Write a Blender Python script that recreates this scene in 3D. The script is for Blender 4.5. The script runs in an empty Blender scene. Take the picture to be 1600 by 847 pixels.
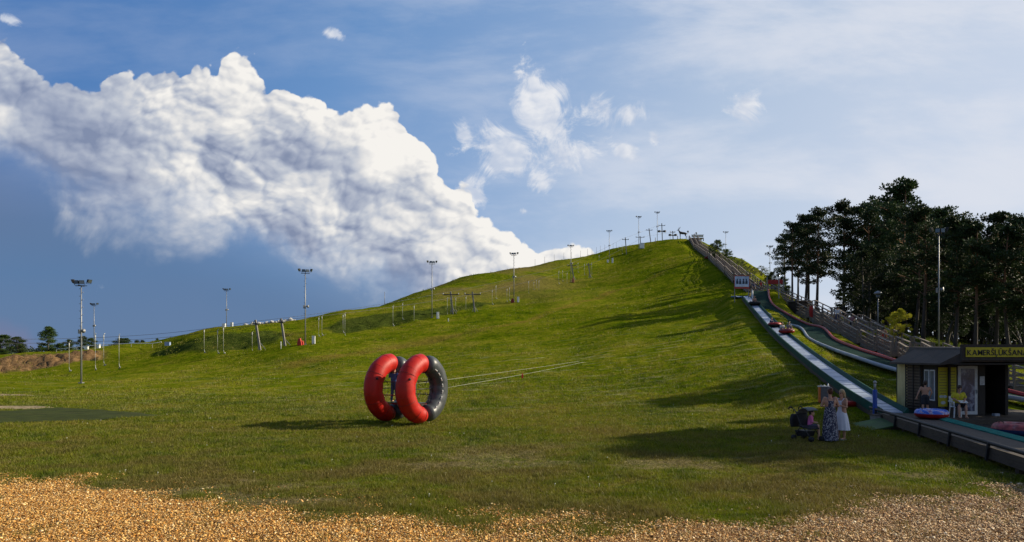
import bpy, bmesh, math, random
import numpy as np
from mathutils import Vector, Matrix, noise as mnoise
R = math.radians
PI = math.pi
C = bpy.context.scene.collection
scene = bpy.context.scene

# ------------------------------------------------------------------ camera, sky, sun, exposure
F, CX, HY, CAMZ = 1100.0, 800.0, 555.0, 2.87
cam_d = bpy.data.cameras.new('camera')
cam = bpy.data.objects.new('camera', cam_d); C.objects.link(cam)
cam.location = (0, 0, CAMZ); cam.rotation_euler = (R(90), 0, 0)
cam_d.sensor_width = 36; cam_d.lens = 36 * F / 1600; cam_d.shift_y = (HY - 423.5) / 1600
cam_d.clip_start = 0.1; cam_d.clip_end = 9000
scene.camera = cam
scene.view_settings.view_transform = 'Standard'
scene.view_settings.look = 'None'
EXPO = 0.45
scene.view_settings.exposure = EXPO
scene.view_settings.gamma = 1.0
scene.view_settings.use_curve_mapping = False
scene.cycles.use_adaptive_sampling = True
scene.cycles.max_bounces = 6
scene.cycles.transparent_max_bounces = 8

SUN_EL, SUN_AZ = R(26.5), R(12)       # azimuth counted from +x towards +y
sun_dir = Vector((math.cos(SUN_AZ) * math.cos(SUN_EL), math.sin(SUN_AZ) * math.cos(SUN_EL), math.sin(SUN_EL)))
sd = bpy.data.lights.new('sun', 'SUN'); sd.energy = 4.9; sd.angle = R(0.5); sd.color = (1.0, 0.88, 0.66)
so = bpy.data.objects.new('sun', sd); C.objects.link(so)
so.rotation_euler = (-sun_dir).to_track_quat('-Z', 'Y').to_euler()
so.location = (60, 20, 60)

class NT:
    """tiny expression helper for node trees"""
    def __init__(s, tree): s.t = tree; s.n = tree.nodes; s.l = tree.links
    def put(s, sock, v):
        if isinstance(v, bpy.types.NodeSocket): s.l.new(v, sock)
        elif v is not None:
            if isinstance(v, (tuple, list)) and len(v) == 3 and sock.type == 'RGBA': v = (*v, 1)
            sock.default_value = v
    def node(s, typ, **kw):
        n = s.n.new(typ)
        for k, v in kw.items(): setattr(n, k, v)
        return n
    def m(s, op, a, b=None, c=None, clamp=False):
        n = s.node('ShaderNodeMath', operation=op, use_clamp=clamp)
        s.put(n.inputs[0], a)
        if b is not None: s.put(n.inputs[1], b)
        if c is not None: s.put(n.inputs[2], c)
        return n.outputs[0]
    def vm(s, op, a, b=None, scale=None):
        n = s.node('ShaderNodeVectorMath', operation=op)
        s.put(n.inputs[0], a)
        if b is not None: s.put(n.inputs[1], b)
        if scale is not None: s.put(n.inputs[3], scale)
        return n.outputs[0]
    def xyz(s, x, y, z=0.0):
        n = s.node('ShaderNodeCombineXYZ')
        s.put(n.inputs[0], x); s.put(n.inputs[1], y); s.put(n.inputs[2], z)
        return n.outputs[0]
    def sep(s, v):
        n = s.node('ShaderNodeSeparateXYZ'); s.put(n.inputs[0], v); return n.outputs
    dims = '3D'
    def noise(s, v, scale, detail=3, rough=0.5, dist=0.0, lac=2.0):
        n = s.node('ShaderNodeTexNoise', noise_dimensions=s.dims); s.put(n.inputs['Vector'], v)
        n.inputs['Scale'].default_value = scale; n.inputs['Detail'].default_value = detail
        n.inputs['Roughness'].default_value = rough; n.inputs['Distortion'].default_value = dist
        n.inputs['Lacunarity'].default_value = lac
        return n.outputs['Fac'], n.outputs['Color']
    def voro(s, v, scale, feature='F1', detail=0, rough=0.5, smooth=1.0, rand=1.0):
        n = s.node('ShaderNodeTexVoronoi', feature=feature, voronoi_dimensions=s.dims); s.put(n.inputs['Vector'], v)
        n.inputs['Scale'].default_value = scale
        n.inputs['Detail'].default_value = detail; n.inputs['Roughness'].default_value = rough
        if feature == 'SMOOTH_F1': n.inputs['Smoothness'].default_value = smooth
        n.inputs['Randomness'].default_value = rand
        return n.outputs['Distance'], n.outputs['Color']
    def step(s, v, a, b, lo=0.0, hi=1.0):
        n = s.node('ShaderNodeMapRange', interpolation_type='SMOOTHSTEP')
        s.put(n.inputs[0], v); n.inputs[1].default_value = a; n.inputs[2].default_value = b
        n.inputs[3].default_value = lo; n.inputs[4].default_value = hi
        return n.outputs[0]
    def lin(s, v, a, b, lo=0.0, hi=1.0):
        n = s.node('ShaderNodeMapRange')
        s.put(n.inputs[0], v); n.inputs[1].default_value = a; n.inputs[2].default_value = b
        n.inputs[3].default_value = lo; n.inputs[4].default_value = hi
        return n.outputs[0]
    def mix(s, f, a, b, blend='MIX'):
        n = s.node('ShaderNodeMix', data_type='RGBA', blend_type=blend)
        s.put(n.inputs[0], f); s.put(n.inputs[6], a); s.put(n.inputs[7], b)
        return n.outputs[2]
    def ramp(s, f, stops):
        n = s.node('ShaderNodeValToRGB'); s.put(n.inputs[0], f)
        el = n.color_ramp.elements
        while len(el) < len(stops): el.new(0.5)
        for e, (p, c) in zip(el, stops):
            e.position = p; e.color = (*c, 1) if len(c) == 3 else c
        return n.outputs[0]
    def curve(s, f, pts):
        n = s.node('ShaderNodeFloatCurve'); s.put(n.inputs[1], f)
        cv = n.mapping.curves[0]
        while len(cv.points) < len(pts): cv.points.new(0.5, 0.5)
        for p, (a, b) in zip(cv.points, pts): p.location = (a, b); p.handle_type = 'AUTO'
        n.mapping.use_clip = False; n.mapping.update()
        return n.outputs[0]

world = bpy.data.worlds.new('World'); scene.world = world; world.use_nodes = True
wt = world.node_tree; wt.nodes.clear()
W = NT(wt); W.dims = '2D'
wout = W.node('ShaderNodeOutputWorld'); bg = W.node('ShaderNodeBackground')
W.l.new(bg.outputs[0], wout.inputs[0])
SKY_STRENGTH = 0.085
bg.inputs[1].default_value = SKY_STRENGTH
sky = W.node('ShaderNodeTexSky', sky_type='NISHITA')
sky.sun_disc = False
sky.sun_elevation = SUN_EL
sky.sun_rotation = math.pi / 2 - SUN_AZ
sky.altitude = 100; sky.air_density = 1.0; sky.dust_density = 1.2; sky.ozone_density = 2.0
def rad(r, g, b, k=1.0):
    """sRGB 0-255 picture value -> radiance before the background strength"""
    f = lambda c: (((c / 255 + 0.055) / 1.055) ** 2.4 if c > 10 else c / 255 / 12.92) / SKY_STRENGTH / 2 ** EXPO * k
    return (f(r), f(g), f(b))
tc = W.node('ShaderNodeTexCoord').outputs['Generated']
dx, dy, dz = W.sep(tc)
dyc = W.m('MAXIMUM', dy, 0.02)
u = W.m('DIVIDE', dx, dyc); v = W.m('DIVIDE', dz, dyc)
front = W.step(dy, 0.05, 0.3)
p2 = W.xyz(u, v, 0.0)

# cloud relief: a node group so that it can be read at two neighbouring points
grp = bpy.data.node_groups.new('cloud_relief', 'ShaderNodeTree')
grp.interface.new_socket('P', in_out='INPUT', socket_type='NodeSocketVector')
grp.interface.new_socket('H', in_out='OUTPUT', socket_type='NodeSocketFloat')
g = NT(grp); g.dims = '2D'
gi = g.node('NodeGroupInput'); go = g.node('NodeGroupOutput')
P0_ = gi.outputs[0]
mpg = g.node('ShaderNodeMapping'); mpg.inputs['Rotation'].default_value = (0, 0, R(30)); mpg.inputs['Scale'].default_value = (0.95, 1.30, 1); g.put(mpg.inputs[0], P0_); P = mpg.outputs[0]
_, wc = g.noise(P, 6.0, 2, 0.5)
Pw = g.vm('ADD', P, g.vm('SCALE', g.vm('SUBTRACT', wc, (0.5, 0.5, 0.5)), scale=0.05))
_, wc2 = g.noise(P, 18.0, 4, 0.6)
Pw2 = g.vm('ADD', Pw, g.vm('SCALE', g.vm('SUBTRACT', wc2, (0.5, 0.5, 0.5)), scale=0.014))
v1, _ = g.voro(Pw, 5.5, 'SMOOTH_F1', smooth=0.35)
v2, _ = g.voro(Pw, 13.0, 'SMOOTH_F1', smooth=0.3)
v3, _ = g.voro(Pw2, 31.0, 'F1')
v4, _ = g.voro(Pw2, 75.0, 'F1')
n1, _ = g.noise(Pw, 2.6, 6, 0.58)
sq = lambda q: g.m('SUBTRACT', 1.0, g.m('MULTIPLY', q, q))
h = g.m('MULTIPLY', sq(v1), 0.40)
h = g.m('ADD', h, g.m('MULTIPLY', sq(v2), 0.26))
h = g.m('ADD', h, g.m('MULTIPLY', sq(v3), 0.12))
h = g.m('ADD', h, g.m('MULTIPLY', sq(v4), 0.05))
h = g.m('ADD', h, g.m('MULTIPLY', n1, 1.0))
g.l.new(h, go.inputs[0])
def relief(vec):
    n = W.node('ShaderNodeGroup'); n.node_tree = grp; W.put(n.inputs[0], vec); return n.outputs[0]

h0 = relief(p2)
h1 = relief(W.vm('ADD', p2, (0.0060, 0.0055, 0)))
h2 = relief(W.vm('ADD', p2, (0.032, 0.030, 0)))
# big cumulus: envelope between a top edge and a soft underside, both as functions of u
def q(X, Y): return ((X + 300) / 1500.0, (555 - Y) / 600.0)
tX = W.m('DIVIDE', W.m('ADD', W.m('MULTIPLY', u, 1100), 1100), 1500.0)
top_pts = [(-300, -20), (-100, 40), (0, 66), (55, 96), (110, 122), (144, 132), (172, 110), (252, 112), (331, 124), (356, 108), (400, 118),
           (460, 154), (528, 192), (570, 192), (606, 172), (640, 198), (668, 240), (690, 288), (735, 305), (745, 345), (792, 376), (830, 402), (900, 412), (960, 470), (1200, 640)]
bot_pts = [(-300, 260), (0, 262), (100, 312), (180, 345), (276, 366), (368, 390), (467, 408), (552, 432), (645, 456), (800, 520), (1200, 640)]
# ---
tv = W.curve(tX, [q(*p) for p in top_pts]); bv = W.curve(tX, [q(*p) for p in bot_pts])
vv = W.m('DIVIDE', v, 600.0 / 1100.0)
etop = W.m('SUBTRACT', tv, vv); ebot = W.m('SUBTRACT', vv, bv)
hn = W.m('SUBTRACT', h0, 1.10)
ev1, _ = W.voro(p2, 24.0); ev2, _ = W.voro(p2, 58.0); ev3, _ = W.noise(p2, 60.0, 4, 0.6)
em = W.m('ADD', etop, W.m('MULTIPLY', hn, 0.20))
em = W.m('ADD', em, W.m('ADD', W.m('MULTIPLY', W.m('SUBTRACT', 0.42, ev1), 0.045), W.m('ADD', W.m('MULTIPLY', W.m('SUBTRACT', 0.42, ev2), 0.022), W.m('MULTIPLY', W.m('SUBTRACT', ev3, 0.5), 0.02))))
mt = W.step(em, 0.000, 0.012)
soft, _ = W.noise(p2, 6.0, 6, 0.6, 0.3)
mb = W.step(W.m('ADD', ebot, W.m('ADD', W.m('MULTIPLY', hn, 0.08), W.m('MULTIPLY', W.m('SUBTRACT', soft, 0.5), 0.32))), -0.05, 0.12)
dens = W.m('MULTIPLY', W.m('MULTIPLY', mt, mb), front)
# relief light: brighter where the relief falls away towards the sun (upper right)
d1 = W.m('SUBTRACT', h0, h1); d2 = W.m('SUBTRACT', h0, h2)
shr = W.node('ShaderNodeMapping'); shr.inputs['Rotation'].default_value = (0, 0, R(34)); shr.inputs['Scale'].default_value = (0.6, 1.25, 1); W.put(shr.inputs[0], p2)
big, _ = W.noise(shr.outputs[0], 3.6, 4, 0.55, 0.3)
crisp, _ = W.noise(p2, 4.3, 3, 0.5, 0.1)
cr = W.m('ADD', W.step(crisp, 0.40, 0.60, 1.5, 3.6), W.step(etop, 0.12, 0.0, 0.0, 1.6))
sh = W.m('ADD', W.m('MULTIPLY', d1, cr), W.m('MULTIPLY', d2, 1.3))
edge = W.step(em, 0.0, 0.15, 0.22, 0.0)
under = W.step(ebot, -0.02, 0.22, -0.16, 0.0)
leftdark = W.lin(u, -0.80, -0.25, -0.22, 0.0)
sh = W.m('ADD', W.m('ADD', sh, edge), W.m('ADD', under, W.m('ADD', leftdark, 0.555)))
sh = W.m('ADD', sh, W.m('MULTIPLY', W.m('SUBTRACT', big, 0.5), 1.3))
ccol = W.ramp(W.m('MULTIPLY', sh, 1.0, clamp=True), [(0.0, rad(130, 142, 170)), (0.25, rad(160, 169, 190)), (0.5, rad(190, 196, 208)), (0.75, rad(222, 222, 223)), (1.0, rad(246, 243, 238))])

base = W.mix(0.0, sky.outputs[0], (1, 1, 1))
base = W.mix(1.0, base, (0.80, 0.90, 1.06), 'MULTIPLY')
# grade the clear sky: deeper blue up and to the left, pale veil low and to the right
veil = W.step(W.m('ADD', W.m('MULTIPLY', u, 0.85), W.m('MULTIPLY', v, -0.62)), -0.92, 0.50)
clear = W.ramp(veil, [(0.0, rad(78, 124, 184)), (0.25, rad(106, 148, 200)), (0.5, rad(142, 172, 212)), (0.75, rad(182, 200, 224)), (1.0, rad(206, 216, 232))])
base = W.mix(W.m('MULTIPLY', front, 0.9), base, clear)
# cirrus: long streaks rising to the right
rot = W.node('ShaderNodeMapping'); rot.inputs['Rotation'].default_value = (0, 0, R(-24)); rot.inputs['Scale'].default_value = (1.0, 3.4, 1)
W.put(rot.inputs[0], p2)
c1, _ = W.noise(rot.outputs[0], 2.6, 7, 0.60, 0.15)
c2, _ = W.noise(p2, 1.6, 4, 0.5, 0.2)
cir = W.step(W.m('ADD', W.m('MULTIPLY', c1, 0.85), W.m('MULTIPLY', c2, 0.45)), 0.54, 0.84)
cir = W.m('MULTIPLY', cir, W.step(u, -0.4, 0.55, 0.12, 0.75))
base = W.mix(cir, base, rad(222, 226, 236))
# distant slate rain veil under the cumulus
sl = W.m('SUBTRACT', W.m('ADD', W.m('MULTIPLY', u, -0.30), 0.055), v)      # below a line falling to the right
slm = W.m('MULTIPLY', W.step(sl, -0.10, 0.10), W.step(u, 0.0, 0.22, 1.0, 0.0))
slate = W.ramp(W.step(v, 0.0, 0.32), [(0.0, rad(100, 126, 162)), (0.3, rad(92, 124, 164)), (0.65, rad(96, 122, 160)), (1.0, rad(112, 128, 162))])
n5, _ = W.noise(p2, 3.0, 5, 0.55, 0.2)
slate = W.mix(W.step(n5, 0.3, 0.75, 0.0, 0.30), slate, rad(104, 128, 166))
base = W.mix(slm, base, slate)
# small broken clouds
def puff(X, Y, rx, ry, amp=0.9, sc=30.0, rotd=0.0, soft=0.10):
    cu, cv = (X - 800) / 1100, (555 - Y) / 1100
    mp = W.node('ShaderNodeMapping'); mp.vector_type = 'TEXTURE'
    mp.inputs['Location'].default_value = (cu, cv, 0); mp.inputs['Rotation'].default_value = (0, 0, R(rotd))
    mp.inputs['Scale'].default_value = (rx / 1100, ry / 1100, 1)
    W.put(mp.inputs[0], p2)
    ln = W.node('ShaderNodeVectorMath', operation='LENGTH'); W.put(ln.inputs[0], mp.outputs[0])
    return W.m('SUBTRACT', 1.0, ln.outputs['Value'])
pn, _ = W.noise(p2, 16.0, 8, 0.68, 0.5)
pm = None
for a in [(790, 240, 70, 36, 0, 0, -5), (872, 235, 60, 38, 0, 0, 0), (845, 190, 34, 80, 0, 0, 18), (848, 148, 48, 20, 0, 0, 10), (845, 280, 22, 24, 0, 0, 0),
          (925, 175, 38, 26, 0, 0, 0), (985, 180, 28, 20, 0, 0, 0), (975, 235, 24, 13, 0, 0, -30), (1022, 214, 11, 12, 0, 0, 0), (1166, 165, 30, 26, 0, 0, 0),
          (727, 210, 14, 22, 0, 0, 20), (526, 55, 14, 8, 0, 0, -15), (1170, 168, 16, 10, 0, 0, 30), (14, 32, 16, 7, 0, 0, -25), (820, 330, 10, 6, 0, 0, 0), (735, 293, 26, 30, 0, 0, 20)]:
    s_ = puff(a[0], a[1], a[2], a[3], rotd=a[6])
    s_ = W.m('MAXIMUM', s_, -1.0)
    pm = s_ if pm is None else W.m('MAXIMUM', pm, s_)
pmask = W.m('MULTIPLY', W.step(W.m('ADD', pm, W.m('MULTIPLY', W.m('SUBTRACT', pn, 0.50), 3.8)), -0.15, 0.85), front)
pcol = W.mix(W.step(W.m('ADD', 0.5, W.m('MULTIPLY', d1, 4.0)), 0.2, 0.9), rad(196, 206, 224), rad(240, 240, 242))
base = W.mix(W.m('MULTIPLY', pmask, 0.9), base, pcol)
base = W.mix(W.m('MULTIPLY', dens, W.lin(u, -0.8, -0.45, 0.88, 1.0)), base, ccol)
# pinkish far cloud low at the left
pk = W.m('MULTIPLY', W.step(W.m('ADD', puff(0, 545, 75, 60), W.m('MULTIPLY', W.m('SUBTRACT', soft, 0.5), 1.2)), 0.0, 0.9), 0.45)
base = W.mix(pk, base, rad(140, 122, 150))
W.l.new(base, bg.inputs[0])
world.cycles.sampling_method = 'MANUAL'; world.cycles.sample_map_resolution = 512

# ------------------------------------------------------------------ helpers
def at(X, Y, d):
    return Vector(((X - CX) / F * d, d, CAMZ + (HY - Y) / F * d))

class MB:
    """collects shapes; build() links them as one mesh object. Material slots by index."""
    def __init__(s): s.v = []; s.f = []; s.mi = []; s.cur = 0; s.sm = []; s.smooth = False
    def add(s, vs, fs):
        o = len(s.v); s.v += [tuple(a) for a in vs]
        for f in fs: s.f.append(tuple(i + o for i in f)); s.mi.append(s.cur); s.sm.append(s.smooth)
        return s
    def hexa(s, p):
        """8 corners: bottom ring 0-3, top ring 4-7"""
        return s.add(p, [(3, 2, 1, 0), (4, 5, 6, 7), (0, 1, 5, 4), (1, 2, 6, 5), (2, 3, 7, 6), (3, 0, 4, 7)])
    def box(s, c, size, rot=0.0, M=None):
        hx, hy, hz = size[0] / 2, size[1] / 2, size[2] / 2
        pts = [Vector((a * hx, b * hy, e * hz)) for e in (-1, 1) for a, b in ((-1, -1), (1, -1), (1, 1), (-1, 1))]
        m = M if M is not None else Matrix.Rotation(rot, 3, 'Z')
        c = Vector(c)
        return s.hexa([c + m @ p for p in pts])
    def beam(s, a, b, w, h, up=(0, 0, 1)):
        a, b = Vector(a), Vector(b); d = (b - a)
        if d.length < 1e-6: return s
        d.normalize(); up = Vector(up)
        sd_ = d.cross(up)
        if sd_.length < 1e-4: sd_ = d.cross(Vector((1, 0, 0)))
        sd_.normalize(); un = sd_.cross(d)
        x, y = sd_ * w / 2, un * h / 2
        return s.hexa([a - x - y, a + x - y, b + x - y, b - x - y, a - x + y, a + x + y, b + x + y, b - x + y])
    def tube(s, pts, rad_, n=8, cap=True):
        pts = [Vector(p) for p in pts]
        if not isinstance(rad_, (list, tuple)): rad_ = [rad_] * len(pts)
        rings = []; prev = None
        for i, p in enumerate(pts):
            d = (pts[min(i + 1, len(pts) - 1)] - pts[max(i - 1, 0)]).normalized()
            ref = Vector((0, 0, 1)) if abs(d.z) < 0.9 else Vector((1, 0, 0))
            if prev is not None: ref = prev
            a = (ref - d * ref.dot(d)).normalized(); b = d.cross(a); prev = a
            rings.append([p + (a * math.cos(2 * PI * k / n) + b * math.sin(2 * PI * k / n)) * rad_[i] for k in range(n)])
        vs = [q_ for r in rings for q_ in r]
        fs = []
        for i in range(len(pts) - 1):
            for k in range(n):
                fs.append((i * n + k, i * n + (k + 1) % n, (i + 1) * n + (k + 1) % n, (i + 1) * n + k))
        if cap:
            fs.append(tuple(range(n - 1, -1, -1))); fs.append(tuple((len(pts) - 1) * n + k for k in range(n)))
        return s.add(vs, fs)
    def lathe(s, c, prof, n=16, sx=1.0, sy=1.0):
        """profile of (r, z) about vertical axis at c"""
        c = Vector(c); vs = []; fs = []
        for r, z in prof:
            vs += [c + Vector((r * sx * math.cos(2 * PI * k / n), r * sy * math.sin(2 * PI * k / n), z)) for k in range(n)]
        for i in range(len(prof) - 1):
            for k in range(n): fs.append((i * n + k, i * n + (k + 1) % n, (i + 1) * n + (k + 1) % n, (i + 1) * n + k))
        fs.append(tuple(range(n - 1, -1, -1))); fs.append(tuple((len(prof) - 1) * n + k for k in range(n)))
        return s.add(vs, fs)
    def ball(s, c, r, n=10, sc=(1, 1, 1), M=None):
        c = Vector(c); vs = []; fs = []
        m = n // 2 + 1
        for i in range(m + 1):
            th = PI * i / m
            for k in range(n):
                p = Vector((math.sin(th) * math.cos(2 * PI * k / n) * r * sc[0], math.sin(th) * math.sin(2 * PI * k / n) * r * sc[1], math.cos(th) * r * sc[2]))
                vs.append(c + (M @ p if M is not None else p))
        for i in range(m):
            for k in range(n): fs.append((i * n + k, (i + 1) * n + k, (i + 1) * n + (k + 1) % n, i * n + (k + 1) % n))
        return s.add(vs, fs)
    def prism(s, poly, y0, y1, M=None, off=(0, 0, 0)):
        """poly in x,z extruded along y"""
        n = len(poly); off = Vector(off)
        T = (lambda p: off + (M @ p if M is not None else p))
        vs = [T(Vector((x, y0, z))) for x, z in poly] + [T(Vector((x, y1, z))) for x, z in poly]
        fs = [tuple(range(n)), tuple(range(2 * n - 1, n - 1, -1))] + [(i, i + n, (i + 1) % n + n, (i + 1) % n) for i in range(n)]
        return s.add(vs, fs)
    def build(s, name, mat, parent=None, bevel=0.0, recalc=True):
        me = bpy.data.meshes.new(name)
        me.from_pydata(s.v, [], s.f)
        mats = mat if isinstance(mat, (list, tuple)) else [mat]
        for m_ in mats: me.materials.append(m_)
        me.polygons.foreach_set('material_index', s.mi)
        me.polygons.foreach_set('use_smooth', s.sm)
        if recalc and len(s.f) < 60000:
            bm = bmesh.new(); bm.from_mesh(me); bmesh.ops.recalc_face_normals(bm, faces=bm.faces[:]); bm.to_mesh(me); bm.free()
        me.update()
        o = bpy.data.objects.new(name, me); C.objects.link(o)
        if bevel > 0:
            b = o.modifiers.new('bevel', 'BEVEL'); b.width = bevel; b.segments = 2; b.limit_method = 'ANGLE'
        if parent is not None: o.parent = parent
        return o

def tag(o, label=None, cat=None, group=None, kind=None):
    if label: o['label'] = label
    if cat: o['category'] = cat
    if group: o['group'] = group
    if kind: o['kind'] = kind
    return o
def thing(name, loc, rz, label, cat, group=None):
    o = bpy.data.objects.new(name, None); C.objects.link(o)
    o.empty_display_size = 0.3
    o.location = loc; o.rotation_euler = (0, 0, rz)
    return tag(o, label, cat, group)
KIDS = {}
def copy_thing(src, loc, rz, label, group=None, scale=None):
    """a copy of a thing with copies of its parts and sub-parts"""
    kids = {}
    for o in list(C.objects):
        if o.parent is not None: kids.setdefault(o.parent.name, []).append(o)
    def rec(o, par):
        c = o.copy(); C.objects.link(c)
        if par is not None: c.parent = par
        for ch in kids.get(o.name, []): rec(ch, c)
        return c
    r = rec(src, None)
    r.location = loc; r.rotation_euler = (src.rotation_euler[0], src.rotation_euler[1], rz)
    if scale is not None: r.scale = (scale,) * 3 if not isinstance(scale, (tuple, list)) else scale
    r['label'] = label
    if group: r['group'] = group
    return r

# ------------------------------------------------------------------ materials
def mat_new(name):
    m_ = bpy.data.materials.new(name); m_.use_nodes = True
    t = NT(m_.node_tree); b = m_.node_tree.nodes['Principled BSDF']
    return m_, t, b
def mat_plain(name, col, rough=0.6, metal=0.0, var=0.15, scale=8.0, bump=0.0, bscale=40.0, spec=0.4, dirt=None):
    """plain colour broken by object-space noise (wear, dust)"""
    m_, t, b = mat_new(name)
    co = t.node('ShaderNodeTexCoord').outputs['Object']
    f, _ = t.noise(co, scale, 5, 0.6)
    dark = tuple(c * (1 - var) for c in col); light = tuple(min(1, c * (1 + var)) for c in col)
    c = t.mix(t.step(f, 0.3, 0.7), dark, light)
    if dirt:
        f2, _ = t.noise(co, scale * 0.35, 6, 0.65)
        c = t.mix(t.step(f2, 0.52, 0.75, 0.0, 0.7), c, dirt)
    t.put(b.inputs['Base Color'], c)
    t.put(b.inputs['Roughness'], t.lin(f, 0.2, 0.8, rough * 0.85, min(1, rough * 1.15)))
    b.inputs['Metallic'].default_value = metal
    b.inputs['Specular IOR Level'].default_value = spec
    if bump > 0:
        fb, _ = t.noise(co, bscale, 3, 0.6)
        bn = t.node('ShaderNodeBump'); bn.inputs['Strength'].default_value = bump; bn.inputs['Distance'].default_value = 0.02
        t.put(bn.inputs['Height'], fb); t.put(b.inputs['Normal'], bn.outputs[0])
    return m_
def mat_wood(name, col, col2, axis=0, rough=0.75, plank=0.0):
    m_, t, b = mat_new(name)
    co = t.node('ShaderNodeTexCoord').outputs['Object']
    mp = t.node('ShaderNodeMapping'); sc = [9, 9, 9]; sc[axis] = 0.8
    mp.inputs['Scale'].default_value = sc; t.put(mp.inputs[0], co)
    f, _ = t.noise(mp.outputs[0], 3.0, 6, 0.65, 0.4)
    f2, _ = t.noise(co, 1.3, 4, 0.6)
    c = t.mix(t.step(f, 0.3, 0.7), col, col2)
    c = t.mix(t.step(f2, 0.45, 0.75, 0, 0.5), c, tuple(x * 0.6 for x in col))
    t.put(b.inputs['Base Color'], c); b.inputs['Roughness'].default_value = rough
    bn = t.node('ShaderNodeBump'); bn.inputs['Strength'].default_value = 0.4; bn.inputs['Distance'].default_value = 0.01
    t.put(bn.inputs['Height'], f); t.put(b.inputs['Normal'], bn.outputs[0])
    return m_

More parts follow.
